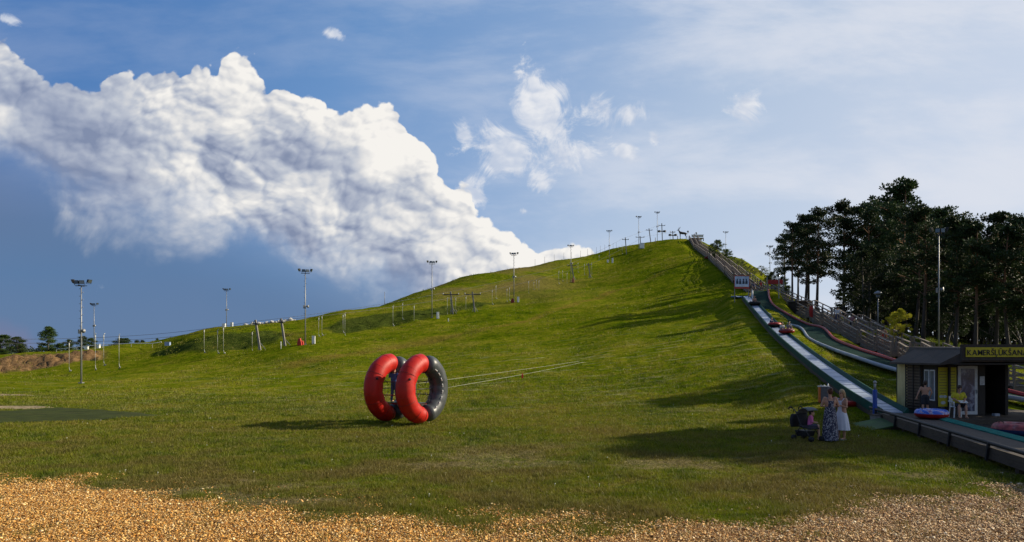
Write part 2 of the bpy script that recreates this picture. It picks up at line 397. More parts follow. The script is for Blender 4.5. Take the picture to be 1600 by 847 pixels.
# ------------------------------------------------------------------ terrain height
# columns: direction (as X of the view) -> key points (distance, height)
def zz(Y, d): return CAMZ + (HY - Y) / F * d
COLS = {
 -500: [(0, 0), (60, 0), (110, 0), (122, 1.5), (150, 1.8), (300, 1), (900, -2)],
 0:    [(0, 0), (40, 0), (70, 0), (106, 0.05), (113, zz(583, 113)), (120, zz(563, 120)), (135, 2.6), (160, 2.8), (230, 2.2), (320, 1.5), (900, -2)],
 100:  [(0, 0), (40, 0), (70, 0), (100, .5), (116, zz(574, 116)), (124, zz(554, 124)), (140, 3.4), (160, 3.6), (220, 2.6), (320, 1.5), (900, -2)],
 160:  [(0, 0), (40, 0), (70, 0.1), (100, 1.0), (122, zz(562, 122)), (130, zz(549, 130)), (164, zz(543, 164)), (185, 5.2), (230, 3.6), (320, 1.5), (900, -2)],
 240:  [(0, 0), (40, 0), (70, 0.25), (95, 1.6), (112, 2.8), (130, zz(546, 130)), (165, zz(534, 165)), (200, 5.6), (260, 3), (900, -2)],
 320:  [(0, 0), (40, 0), (70, 0.5), (95, 2.4), (101, zz(549, 101)), (112, zz(523, 112)), (130, zz(517, 130)), (180, zz(519, 180)), (240, 6), (400, 2), (900, -2)],
 400:  [(0, 0), (40, 0), (60, 0.3), (72, 1.0), (96, zz(549, 96)), (103, zz(543, 103)), (114, zz(516, 114)), (135, zz(508, 135)), (190, 9.5), (300, 6), (900, -2)],
 477:  [(0, 0), (36, 0), (60, 0.5), (76, 1.6), (82, zz(552, 82)), (95, zz(540, 95)), (112, zz(518, 112)), (130, zz(503, 130)), (150, zz(499, 150)), (200, 10), (300, 6), (900, -2)],
 540:  [(0, 0), (35, 0), (60, 0.8), (80, zz(556, 80)), (84, zz(547, 84)), (100, zz(535, 100)), (112, zz(519, 112)), (122, zz(495, 122)), (150, zz(489, 150)), (200, 11), (300, 6), (900, -2)],
 610:  [(0, 0), (34, 0), (60, 1.0), (86, zz(548, 86)), (91, zz(538, 91)), (110, zz(520, 110)), (119, zz(510, 119)), (129, zz(489, 129)), (175, zz(475, 175)), (230, 13), (330, 7), (900, -2)],
 675:  [(0, 0), (33, 0), (60, 1.3), (90, zz(537, 90)), (96, zz(526, 96)), (123, zz(500, 123)), (135, zz(482, 135)), (190, zz(450, 190)), (240, 19), (340, 8), (900, -2)],
 760:  [(0, 0), (33, 0), (60, 1.7), (95, zz(520, 95)), (104, zz(510, 104)), (138, zz(481, 138)), (160, zz(458, 160)), (205, zz(427, 205)), (260, 23), (360, 8), (900, -2)],
 803:  [(0, 0), (33, 0), (60, 1.9), (100, zz(512, 100)), (110, zz(501, 110)), (147, zz(472, 147)), (170, zz(448, 170)), (218, zz(419, 218)), (260, 28), (360, 10), (900, -2)],
 892:  [(0, 0), (33, 0), (60, 2.2), (100, zz(502, 100)), (128, zz(484, 128)), (136, zz(472, 136)), (186, zz(444, 186)), (215, zz(417, 215)), (240, zz(402, 240)), (290, 30), (380, 10), (900, -2)],
 952:  [(0, 0), (33, 0), (45, .8), (60, 2.8), (100, zz(492, 100)), (145, zz(467, 145)), (160, zz(452, 160)), (231, zz(409, 231)), (255, zz(389, 255)), (300, 34), (400, 10), (900, -2)],
 1020: [(0, 0), (32, 0), (45, 1.05), (60, 3.3), (80, zz(508, 80)), (100, zz(485, 100)), (150, zz(452, 150)), (190, zz(414, 190)), (240, zz(383, 240)), (258, zz(376, 258)), (300, 37), (400, 10), (900, -2)],
 1070: [(0, 0), (32, 0), (45, 1.3), (60, 3.75), (80, zz(502, 80)), (100, zz(479, 100)), (150, zz(437, 150)), (190, zz(402, 190)), (235, zz(377, 235)), (255, zz(371, 255)), (300, 38), (400, 10), (900, -2)],
 1110: [(0, 0), (32, 0), (45, 1.55), (60, 4.05), (80, zz(496, 80)), (100, zz(472, 100)), (130, zz(447, 130)), (170, zz(412, 170)), (205, zz(388, 205)), (235, zz(377, 235)), (280, 36), (400, 10), (900, -2)],
 1150: [(0, 0), (32, 0), (45, 1.8), (60, 4.35), (85, zz(477, 85)), (100, zz(463, 100)), (128, zz(443, 128)), (160, zz(414, 160)), (195, zz(403, 195)), (240, 30), (400, 8), (900, -2)],
 1200: [(0, 0), (31, 0.1), (45, 2.1), (58, 4.5), (70, 6.5), (85, zz(469, 85)), (92, zz(464, 92)), (115, zz(459, 115)), (150, zz(437, 150)), (175, zz(432, 175)), (230, 20), (400, 8), (900, -2)],
 1250: [(0, 0), (30, 0.2), (40, 1.6), (49, zz(552, 49)), (60, zz(524, 60)), (75, zz(500, 75)), (92, zz(481, 92)), (110, zz(474, 110)), (150, 13), (240, 14), (400, 8), (900, -2)],
 1300: [(0, 0), (30, 0.2), (40, 1.7), (49, 2.6), (60, zz(530, 60)), (75, zz(505, 75)), (90, zz(495, 90)), (120, 9), (240, 11), (400, 8), (900, -2)],
 1380: [(0, 0), (29, 0.1), (34, 0.8), (40, 1.4), (50, zz(562, 50)), (62, zz(540, 62)), (80, 5.8), (110, 7), (240, 9), (400, 8), (900, -2)],
 1450: [(0, 0), (29, 0.05), (40, 0.7), (50, zz(564, 50)), (60, 3.2), (80, 4.6), (120, 6), (240, 8), (400, 8), (900, -2)],
 1600: [(0, 0), (29, 0.0), (40, 0.4), (50, 1.3), (60, 2.2), (80, 3.2), (120, 4.5), (240, 6), (400, 8), (900, -2)],
 2000: [(0, 0), (29, 0.0), (60, 1.0), (120, 2.5), (240, 4), (400, 4), (900, -2)],
}
SN = 420; S0, S1 = math.log(8), math.log(908)
sg = np.linspace(S0, S1, SN); dg = np.exp(sg) - 8.0
cxs = sorted(COLS)
def pchip(xk, yk, x):
    xk = np.array(xk, float); yk = np.array(yk, float); hh = np.diff(xk); dd = np.diff(yk) / hh
    m_ = np.zeros_like(yk); m_[0] = dd[0]; m_[-1] = dd[-1]
    for i in range(1, len(xk) - 1):
        if dd[i - 1] * dd[i] > 0:
            w1 = 2 * hh[i] + hh[i - 1]; w2 = hh[i] + 2 * hh[i - 1]
            m_[i] = (w1 + w2) / (w1 / dd[i - 1] + w2 / dd[i])
    i = np.clip(np.searchsorted(xk, x) - 1, 0, len(xk) - 2)
    t = (x - xk[i]) / hh[i]
    return ((1 + 2 * t) * (1 - t) ** 2 * yk[i] + t * (1 - t) ** 2 * hh[i] * m_[i] + t * t * (3 - 2 * t) * yk[i + 1] + t * t * (t - 1) * hh[i] * m_[i + 1])
tabc = np.stack([pchip([p[0] for p in COLS[c]], [p[1] for p in COLS[c]], dg) for c in cxs])     # (cols, SN)
XG = np.arange(-500, 2001, 10.0)
TAB = np.stack([pchip(cxs, tabc[:, j], XG) for j in range(SN)], axis=1)                          # (XG, SN)
def gsm(a, sig, ax):
    r = int(3 * sig + 1); k = np.exp(-0.5 * (np.arange(-r, r + 1) / sig) ** 2); k /= k.sum()
    pad = [(0, 0), (0, 0)]; pad[ax] = (r, r)
    ap = np.pad(a, pad, mode='edge')
    return np.apply_along_axis(lambda v_: np.convolve(v_, k, mode='valid'), ax, ap)
TAB = gsm(TAB, 1.8, 0); TAB = gsm(TAB, 2.0, 1)
def sstep(x, a, b):
    t = np.clip((x - a) / (b - a), 0, 1); return t * t * (3 - 2 * t)
_rng = np.random.RandomState(5)
_wv = [(_rng.uniform(0, 2 * PI), lam, amp) for lam, amp in ((31, .16), (23, .12), (14, .07), (9, .05), (6.1, .035), (4.3, .025), (3.1, .018)) for _ in range(3)]
_ph = _rng.uniform(0, 2 * PI, len(_wv))
# lanes and stairs lie on the ground: (points, inner radius, outer radius)
LANE_A = [at(1157, 452, 92), at(1167, 464, 85), at(1190, 490, 70), at(1217, 518, 58), at(1250, 546, 49), at(1292, 578, 40), at(1345, 614, 33.5), at(1398, 645, 29.6)]
LANE_B = [at(1186, 448, 91), at(1188, 455, 87), at(1194, 477, 79), at(1239, 505, 68), at(1268, 514, 63), at(1284, 531, 57), at(1317, 546, 52), at(1358, 560, 47), at(1407, 576, 43), at(1490, 598, 38.5), at(1585, 622, 35), at(1690, 640, 33)]
STAIR = [at(1083, 374, 238), at(1092, 388, 218), at(1113, 401, 185), at(1128, 413, 160), at(1143, 425, 140), at(1158, 438, 122), at(1182, 454, 108), at(1212, 468, 98), at(1250, 484, 86), at(1280, 496, 79), at(1303, 507, 73), at(1332, 521, 67), at(1365, 535, 61), at(1395, 547, 56), at(1422, 557, 52)]
def carve(x, y, z, line, off, r0, r1):
    best = np.full(x.shape, 1e9); bz = np.zeros(x.shape)
    for a, b in zip(line[:-1], line[1:]):
        ex, ey = b.x - a.x, b.y - a.y
        t = np.clip(((x - a.x) * ex + (y - a.y) * ey) / (ex * ex + ey * ey), 0, 1)
        d = np.hypot(x - a.x - t * ex, y - a.y - t * ey); zz_ = a.z + t * (b.z - a.z) - off
        m_ = d < best; best = np.where(m_, d, best); bz = np.where(m_, zz_, bz)
    w = 1 - sstep(best, r0, r1)
    return z * (1 - w) + bz * w
def HH(x, y):
    """terrain height, vectorised"""
    x = np.asarray(x, float); y = np.asarray(y, float)
    yc = np.maximum(y, 0.5)
    X = np.clip(CX + F * x / np.maximum(yc, 9.0), XG[0], XG[-1] - 0.01)
    s_ = np.clip(np.log(8.0 + yc), S0, S1 - 1e-6)
    fi = (X - XG[0]) / 10.0; fj = (s_ - S0) / (S1 - S0) * (SN - 1)
    i = np.minimum(fi.astype(int), len(XG) - 2); j = np.minimum(fj.astype(int), SN - 2)
    a = fi - i; b = fj - j
    a = a * a * (3 - 2 * a) * 0.3 + a * 0.7
    z = (TAB[i, j] * (1 - a) * (1 - b) + TAB[i + 1, j] * a * (1 - b) + TAB[i, j + 1] * (1 - a) * b + TAB[i + 1, j + 1] * a * b)
    w = np.zeros_like(z)
    for (th, lam, amp), ph in zip(_wv, _ph):
        w += amp * np.sin((x * math.cos(th) + y * math.sin(th)) * 2 * PI / lam + ph)
    z = z + w * (0.06 + 0.55 * sstep(yc, 40, 110))
    z = carve(x, y, z, STAIR, 0.5, 1.8, 5.0)
    z = carve(x, y, z, LANE_B, 0.30, 1.5, 4.5)
    z = carve(x, y, z, LANE_A, 0.42, 1.2, 3.8)
    return z
def H(x, y): return float(HH(np.array([x]), np.array([y]))[0])
def G(X, d, dz=0.0):
    x = (X - CX) / F * d
    return Vector((x, d, H(x, d) + dz))
_rn = np.random.RandomState(11)
_lat = _rn.rand(256, 256)
def vnoise(x, y, sc):
    """value noise 0..1"""
    x = np.asarray(x) / sc; y = np.asarray(y) / sc
    xi = np.floor(x).astype(int); yi = np.floor(y).astype(int); fx = x - xi; fy = y - yi
    fx = fx * fx * (3 - 2 * fx); fy = fy * fy * (3 - 2 * fy)
    L = lambda a, b: _lat[a & 255, b & 255]
    return (L(xi, yi) * (1 - fx) + L(xi + 1, yi) * fx) * (1 - fy) + (L(xi, yi + 1) * (1 - fx) + L(xi + 1, yi + 1) * fx) * fy
def fbm(x, y, sc, o=4):
    r = 0; a = 1; t = 0
    for k in range(o):
        r = r + a * vnoise(np.asarray(x) + 17.3 * k, np.asarray(y) - 9.1 * k, sc / 2 ** k); t += a; a *= 0.55
    return r / t

# chip area: outline of the wood chips, nearest part of the ground
def chip_edge(x):
    """distance y of the far edge of the chips at x (metres)"""
    ks = np.array([-40, -16, -13, -10.4, -9.6, -8.6, -7.2, -5.5, -4, -2, -0.5, 1.5, 3, 4.5, 6.2, 8, 10, 12, 16, 40.0])
    ys = np.array([15.5, 15.8, 16.6, 16.2, 14.9, 14.0, 14.0, 13.3, 12.9, 12.4, 12.1, 11.9, 11.9, 12.3, 12.9, 13.6, 14.6, 15.4, 15.9, 16.0])
    return np.interp(x, ks, ys) + 0.6 * (1 - sstep(x, -6, -2)) - 0.35 * sstep(x, -3, 0) * (1 - sstep(x, 4, 7)) + 0.1

# ground sheet
def make_ground():
    nu, nd = 620, 560
    Xs = np.concatenate([np.linspace(-2600, -60, 50)[:-1], np.linspace(-60, 1660, nu - 100), np.linspace(1660, 4200, 51)[1:]])
    ds = np.exp(np.linspace(math.log(3.0), math.log(908), nd)) ; ds = np.concatenate([ds, [1400, 2500, 5000, 8000]])
    nu = len(Xs); nd = len(ds)
    D, XX = np.meshgrid(ds, Xs, indexing='ij')
    x = (XX - CX) / F * D; y = D
    z = HH(x, np.minimum(y, 900))
    rough = (fbm(x, y, 1.1, 3) - 0.5) * 0.10 * sstep(D, 9, 20) * sstep(-D, -150, -60)
    rough2 = (fbm(x, y, 4.0, 4) - 0.5) * 0.35 * sstep(D, 70, 120)
    z = z + rough + rough2 * sstep(-D, -320, -200)
    co = np.stack([x, y, z], -1).reshape(-1, 3)
    idx = np.arange(nu * nd).reshape(nd, nu)
    f = np.stack([idx[:-1, :-1], idx[:-1, 1:], idx[1:, 1:], idx[1:, :-1]], -1).reshape(-1, 4)
    # apron behind and round the camera
    n0 = len(co)
    me = bpy.data.meshes.new('ground')
    extra = np.array([[-9000, -60, 0], [9000, -60, 0], [x[0, -1], y[0, 0], z[0, -1]], [x[0, 0], y[0, 0], z[0, 0]]], float)
    co = np.concatenate([co, extra])
    nv = len(co); nf = len(f) + 1
    me.vertices.add(nv); me.vertices.foreach_set('co', co.ravel())
    me.loops.add(nf * 4)
    me.loops.foreach_set('vertex_index', np.concatenate([f.ravel(), [n0, n0 + 1, n0 + 2, n0 + 3]]))
    me.polygons.add(nf); me.polygons.foreach_set('loop_start', np.arange(nf) * 4); me.polygons.foreach_set('loop_total', np.full(nf, 4))
    me.polygons.foreach_set('use_smooth', np.ones(nf, bool))
    me.update(); me.validate()
    return me

# ------------------------------------------------------------------ ground materials
def grass_group():
    gt = bpy.data.node_groups.new('turf_colour', 'ShaderNodeTree')
    gt.interface.new_socket('Color', in_out='OUTPUT', socket_type='NodeSocketColor')
    t = NT(gt); o = t.node('NodeGroupOutput')
    pos = t.node('ShaderNodeNewGeometry').outputs['Position']
    px, py, pz = t.sep(pos)
    flat = t.xyz(px, py, 0.0)
    a, _ = t.noise(flat, 0.045, 5, 0.6, 0.4)
    b, _ = t.noise(flat, 0.22, 6, 0.62, 0.3)
    c, _ = t.noise(flat, 1.3, 5, 0.62)
    e, _ = t.noise(flat, 7.0, 4, 0.6)
    tt = t.m('ADD', t.m('ADD', t.m('MULTIPLY', a, 0.22), t.m('MULTIPLY', b, 0.32)), t.m('ADD', t.m('MULTIPLY', c, 0.34), t.m('MULTIPLY', e, 0.12)))
    tt = t.m('ADD', t.m('MULTIPLY', t.m('SUBTRACT', tt, 0.5), 1.35), 0.5)
    col = t.ramp(tt, [(0.34, (0.026, 0.052, 0.002)), (0.43, (0.074, 0.106, 0.003)), (0.50, (0.118, 0.138, 0.005)), (0.58, (0.168, 0.160, 0.014)), (0.70, (0.24, 0.205, 0.05))])
    # drier, browner rough grass high on the hill and on the bank of the lift track
    hill = t.m('MULTIPLY', t.m('MULTIPLY', t.step(pz, 9.0, 22.0, 0.0, 0.95), t.step(px, 30.0, -5.0)), t.step(a, 0.38, 0.60))
    col = t.mix(hill, col, (0.135, 0.105, 0.036))
    nr = t.m('MULTIPLY', t.step(py, 34.0, 18.0, 0.0, 0.75), t.step(b, 0.42, 0.60))
    col = t.mix(nr, col, (0.125, 0.102, 0.026))
    # pale mown grass strewn in streaks
    st, _ = t.noise(t.vm('MULTIPLY', flat, (0.16, 1.0, 1.0)), 1.5, 5, 0.7, 0.4)
    sm_ = t.m('MULTIPLY', t.step(st, 0.54, 0.68, 0, 0.75), t.m('MULTIPLY', t.step(py, 31, 37), t.step(py, 95, 60)))
    col = t.mix(sm_, col, (0.27, 0.26, 0.12))
    t.l.new(col, o.inputs[0])
    return gt
GRASS = grass_group()
def ground_material():
    m_, t, b = mat_new('turf')
    n = t.node('ShaderNodeGroup'); n.node_tree = GRASS
    col = n.outputs[0]
    aw = t.node('ShaderNodeAttribute', attribute_name='worn'); bare, chipm, turfm = t.sep(aw.outputs['Vector'])
    pos = t.node('ShaderNodeNewGeometry').outputs['Position']
    px, py, pz = t.sep(pos)
    f1, _ = t.noise(pos, 14.0, 4, 0.65); f2, _ = t.noise(pos, 1.6, 4, 0.7)
    soil = t.ramp(f1, [(0.3, (0.085, 0.062, 0.036)), (0.6, (0.19, 0.145, 0.085)), (0.8, (0.28, 0.23, 0.14))])
    col = t.mix(t.m('MULTIPLY', bare, 0.85), col, soil)
    chipc = t.ramp(f1, [(0.3, (0.10, 0.05, 0.02)), (0.5, (0.26, 0.14, 0.05)), (0.75, (0.45, 0.28, 0.13))])
    col = t.mix(chipm, col, chipc)
    # vertex masks
    at_ = t.node('ShaderNodeAttribute', attribute_name='mask'); mr, mg, mb_ = t.sep(at_.outputs['Vector'])
    sand = t.ramp(f2, [(0.3, (0.075, 0.045, 0.022)), (0.5, (0.18, 0.108, 0.050)), (0.7, (0.27, 0.17, 0.085))])
    col = t.mix(mr, col, sand)
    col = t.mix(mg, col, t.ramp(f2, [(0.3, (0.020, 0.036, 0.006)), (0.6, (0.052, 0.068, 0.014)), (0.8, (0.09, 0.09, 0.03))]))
    col = t.mix(mb_, col, t.ramp(f1, [(0.3, (0.07, 0.042, 0.010)), (0.55, (0.20, 0.125, 0.030)), (0.8, (0.32, 0.21, 0.07))]))
    hs = t.node('ShaderNodeHueSaturation'); t.put(hs.inputs['Color'], col)
    t.put(hs.inputs['Value'], t.lin(f1, 0.25, 0.75, 0.72, 1.28))
    t.put(b.inputs['Base Color'], hs.outputs[0])
    b.inputs['Roughness'].default_value = 1.0; b.inputs['Specular IOR Level'].default_value = 0.0
    g1, _ = t.noise(pos, 5.0, 5, 0.7); g2, _ = t.noise(pos, 0.8, 4, 0.6)
    hgt = t.m('ADD', t.m('MULTIPLY', g1, 0.14), t.m('MULTIPLY', g2, 0.35))
    bn = t.node('ShaderNodeBump'); bn.inputs['Strength'].default_value = 0.9; bn.inputs['Distance'].default_value = 1.0
    t.put(bn.inputs['Height'], hgt); t.put(b.inputs['Normal'], bn.outputs[0])
    return m_
def worn_mask(x, y):
    a = fbm(x * 0.45, y, 2.4, 4); b = fbm(x + 40, y * 1.6, 0.7, 3)
    near = 1 - sstep(y, 19, 27)
    m_ = sstep(a + 0.45 * (b - 0.5), 0.53, 0.72) * near * .8
    # bare strips left of the inflatable wheel and near the play area
    for X_, d_, rx, ry in ((-31, 38.0, 6.0, 1.3), (-31, 38.0, 7.0, 1.6), (-14.5, 30.5, 5.5, 0.5), (-20, 33.5, 4, .5), (9.0, 35, 2.2, .8), (-12.5, 27.0, 5, .7), (-8.6, 24.5, 3.2, .5), (7.5, 22.3, 2.0, .5), (9.2, 24.5, 1.6, .45)):
        r_ = np.hypot((x - X_) / rx, (y - d_) / ry) + (b - 0.5) * 1.6
        m_ = np.maximum(m_, (1 - sstep(r_, 0.3, 1.3)) * 0.5)
    return np.clip(m_, 0, 1)
def chip_mask(x, y):
    e = chip_edge(x) + (fbm(x, y, 1.6, 4) - 0.5) * 3.6
    return 1 - sstep(y, e - 0.9, e + 0.7)
gm = make_ground(); gm.materials.append(ground_material())
co = np.zeros(len(gm.vertices) * 3); gm.vertices.foreach_get('co', co); co = co.reshape(-1, 3)
gx, gy = co[:, 0], co[:, 1]; GX = CX + F * gx / np.maximum(gy, 1)
nz = fbm(gx, gy, 7, 4) - 0.5; nf_ = fbm(gx, gy, 2.0, 3) - 0.5
# sand heap strip at the left
sandm = sstep(-GX, -175, -150) * sstep(gy + nz * 8, 111 + GX * 0.055, 114 + GX * 0.055) * sstep(-(gy + nz * 8), -(125 + GX * 0.06), -(121 + GX * 0.06))
# rough dark banks beside the lift track
bk_d = np.interp(GX, [230, 320, 400, 455], [112, 106, 108, 108]); bw = np.interp(GX, [230, 260, 430, 470], [0, 6.5, 6.5, 0])
bk2 = np.interp(GX, [490, 540, 610, 675, 750, 800], [116, 117, 124, 129, 143, 150]); bw2 = np.interp(GX, [495, 530, 700, 800], [0, 6, 7, 0])
dark = np.maximum(sstep(bw - np.abs(gy - bk_d + nz * 5), 0, 2.0) * (bw > .2), sstep(bw2 - np.abs(gy - bk2 + nz * 5), 0, 2.0) * (bw2 > .2)) * 0.9
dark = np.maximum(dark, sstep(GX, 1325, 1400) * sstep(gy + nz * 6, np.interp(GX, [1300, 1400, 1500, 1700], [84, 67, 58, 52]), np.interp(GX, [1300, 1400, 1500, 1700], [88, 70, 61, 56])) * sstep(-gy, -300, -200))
dry = np.interp(GX, [380, 540, 610, 675, 760, 803, 892, 952, 1020, 1080], [72, 82, 88.5, 93, 99.5, 105, 132, 152, 168, 185])
brown = sstep(4.2 - np.abs(gy - dry + nz * 4), 0, 3) * sstep(GX, 380, 470) * sstep(-GX, -1090, -980) * (0.35 + 0.6 * np.clip(nf_ * 4 + 0.5, 0, 1)) * 0.72
brown = np.maximum(brown, sstep(1 - np.hypot((GX - 458) / 26, (gy - 108) / 8), 0, .5) * (0.3 + nf_) * 0.9)
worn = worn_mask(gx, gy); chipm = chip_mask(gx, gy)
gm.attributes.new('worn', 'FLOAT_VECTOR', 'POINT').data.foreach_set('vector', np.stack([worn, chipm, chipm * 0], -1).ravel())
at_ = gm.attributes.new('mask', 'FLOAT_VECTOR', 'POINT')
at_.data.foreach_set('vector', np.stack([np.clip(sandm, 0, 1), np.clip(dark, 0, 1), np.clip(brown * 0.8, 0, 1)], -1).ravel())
# bumps of the sand heap, and lumpy banks
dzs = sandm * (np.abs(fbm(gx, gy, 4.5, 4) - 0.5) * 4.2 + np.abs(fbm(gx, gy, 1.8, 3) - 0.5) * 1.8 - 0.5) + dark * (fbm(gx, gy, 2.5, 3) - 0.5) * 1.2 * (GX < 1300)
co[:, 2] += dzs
gm.vertices.foreach_set('co', co.ravel()); gm.update()
ground = bpy.data.objects.new('ground', gm); C.objects.link(ground)
tag(ground, 'rolling mown grass meadow rising to the ski hill', 'ground', kind='structure')

# ------------------------------------------------------------------ grass blades and wood chips of the near ground
def mesh_np(name, verts, faces, attrs=None, smooth=False):
    k = faces.shape[1]
    me = bpy.data.meshes.new(name)
    me.vertices.add(len(verts)); me.vertices.foreach_set('co', verts.astype(np.float32).ravel())
    me.loops.add(faces.size); me.loops.foreach_set('vertex_index', faces.astype(np.int32).ravel())
    me.polygons.add(len(faces)); me.polygons.foreach_set('loop_start', np.arange(len(faces)) * k); me.polygons.foreach_set('loop_total', np.full(len(faces), k))
    if smooth: me.polygons.foreach_set('use_smooth', np.ones(len(faces), bool))
    for nm, arr in (attrs or {}).items():
        me.attributes.new(nm, 'FLOAT_VECTOR', 'POINT').data.foreach_set('vector', arr.astype(np.float32).ravel())
    me.update(calc_edges=True)
    return me
def ground_z(x, y):
    d = y
    return HH(x, y) + (fbm(x, y, 1.1, 3) - 0.5) * 0.10 * sstep(d, 9, 20) * sstep(-d, -150, -60)
def grass_mat():
    m_, t, b = mat_new('grass_blades')
    n = t.node('ShaderNodeGroup'); n.node_tree = GRASS
    at_ = t.node('ShaderNodeAttribute', attribute_name='tint'); r, tip, dryv = t.sep(at_.outputs['Vector'])
    hs = t.node('ShaderNodeHueSaturation'); t.put(hs.inputs['Color'], n.outputs[0])
    t.put(hs.inputs['Value'], t.lin(r, 0, 1, 0.8, 1.75)); t.put(hs.inputs['Hue'], t.lin(r, 0, 1, 0.475, 0.50))
    c = t.mix(dryv, hs.outputs[0], (0.26, 0.21, 0.085))
    t.put(b.inputs['Base Color'], c); b.inputs['Roughness'].default_value = 0.6; b.inputs['Specular IOR Level'].default_value = 0.25
    tr = t.node('ShaderNodeBsdfTranslucent'); t.put(tr.inputs[0], c)
    mx = t.node('ShaderNodeMixShader'); mx.inputs[0].default_value = 0.35
    t.l.new(b.outputs[0], mx.inputs[1]); t.l.new(tr.outputs[0], mx.inputs[2])
    t.l.new(mx.outputs[0], m_.node_tree.nodes['Material Output'].inputs[0])
    return m_
TURF_MAT = [(-40, 34.5), (-25.6, 36.2), (-24.6, 38.3), (-16.4, 33.4), (-17.9, 31.2), (-21.5, 29.5), (-40, 27.5)]     # outline of the green carpet at the left
SAND = [[(-40, 36.4), (-25.8, 37.2), (-25.0, 38.4), (-26.6, 39.3), (-31, 39.8), (-40, 40.2)], [(-48, 49), (-37, 49.6), (-34, 50.4), (-36.5, 51.6), (-48, 52.4)]]
def in_poly(x, y, poly):
    ins = np.zeros(x.shape, bool); n = len(poly)
    for i in range(n):
        x1, y1 = poly[i]; x2, y2 = poly[(i + 1) % n]
        c = ((y1 > y) != (y2 > y)) & (x < (x2 - x1) * (y - y1) / (y2 - y1 + 1e-9) + x1)
        ins ^= c
    return ins
def make_grass():
    rs = np.random.RandomState(3)
    N = 330000
    # density falls with distance: sample log-uniformly in y
    y = np.exp(rs.uniform(math.log(10.5), math.log(62), N)); x = rs.uniform(-0.84, 0.84, N) * y
    worn = worn_mask(x, y); chip = chip_mask(x, y)
    keep = rs.rand(N) > np.clip(worn * 0.75 + chip * (0.99 - .12 * (fbm(x, y, .9, 3) > .58)), 0, 0.985)
    keep &= ~in_poly(x, y, TURF_MAT)
    keep &= rs.rand(N) > sstep(y, 30, 60) * .97
    for pl in SAND: keep &= ~(in_poly(x, y, pl) & (rs.rand(N) < .97))
    keep &= ~((x > 13.2 + .22 * (y - 18)) & (y < 29.5) & (x < 15.4 + .22 * (y - 18)))
    keep &= ~((x > 15.4) & (y < 34) & (y > 19))
    x, y, worn = x[keep], y[keep], worn[keep]; n = len(x)
    clump = np.clip((fbm(x, y, 0.7, 3) - .5) * 1.7 + .5, 0, 1)
    hgt = (0.035 + 0.075 * clump ** 1.5 + 0.03 * rs.rand(n)) * (1 - 0.45 * worn) * np.interp(y, [11, 20, 40, 60], [0.85, 1.0, 1.15, 1.3])
    B = 4
    X = np.repeat(x, B) + rs.normal(0, .028, n * B) * np.repeat(y / 14, B); Y = np.repeat(y, B) + rs.normal(0, .028, n * B) * np.repeat(y / 14, B)
    Hh = np.repeat(hgt, B) * rs.uniform(.6, 1.35, n * B)
    w = 0.0045 * np.interp(Y, [10, 25, 60], [1.0, 2.2, 4.6]) * rs.uniform(.7, 1.5, n * B)
    a = rs.uniform(0, 2 * PI, n * B); la = rs.uniform(0, 2 * PI, n * B); lean = Hh * rs.uniform(.1, .9, n * B)
    Z = ground_z(X, Y) - 0.01
    v0 = np.stack([X - np.cos(a) * w, Y - np.sin(a) * w, Z], -1); v1 = np.stack([X + np.cos(a) * w, Y + np.sin(a) * w, Z], -1)
    v2 = np.stack([X + np.cos(la) * lean, Y + np.sin(la) * lean, Z + Hh], -1)
    V = np.stack([v0, v1, v2], 1).reshape(-1, 3)
    F_ = np.arange(len(V)).reshape(-1, 3)
    r = np.repeat(rs.rand(n * B) ** 1.3, 3)
    dry = (rs.rand(n * B) < 0.12 + 0.22 * np.repeat(worn, B)) * rs.uniform(.4, .9, n * B); dry = np.repeat(dry, 3)
    tip = np.tile([0, 0, 1.0], n * B)
    me = mesh_np('grass', V, F_, {'tint': np.stack([r, tip, dry], -1)})
    me.materials.append(grass_mat())
    o = bpy.data.objects.new('grass', me); C.objects.link(o)
    tag(o, 'short yellow green grass blades covering the near meadow', 'grass', kind='stuff')
make_grass()
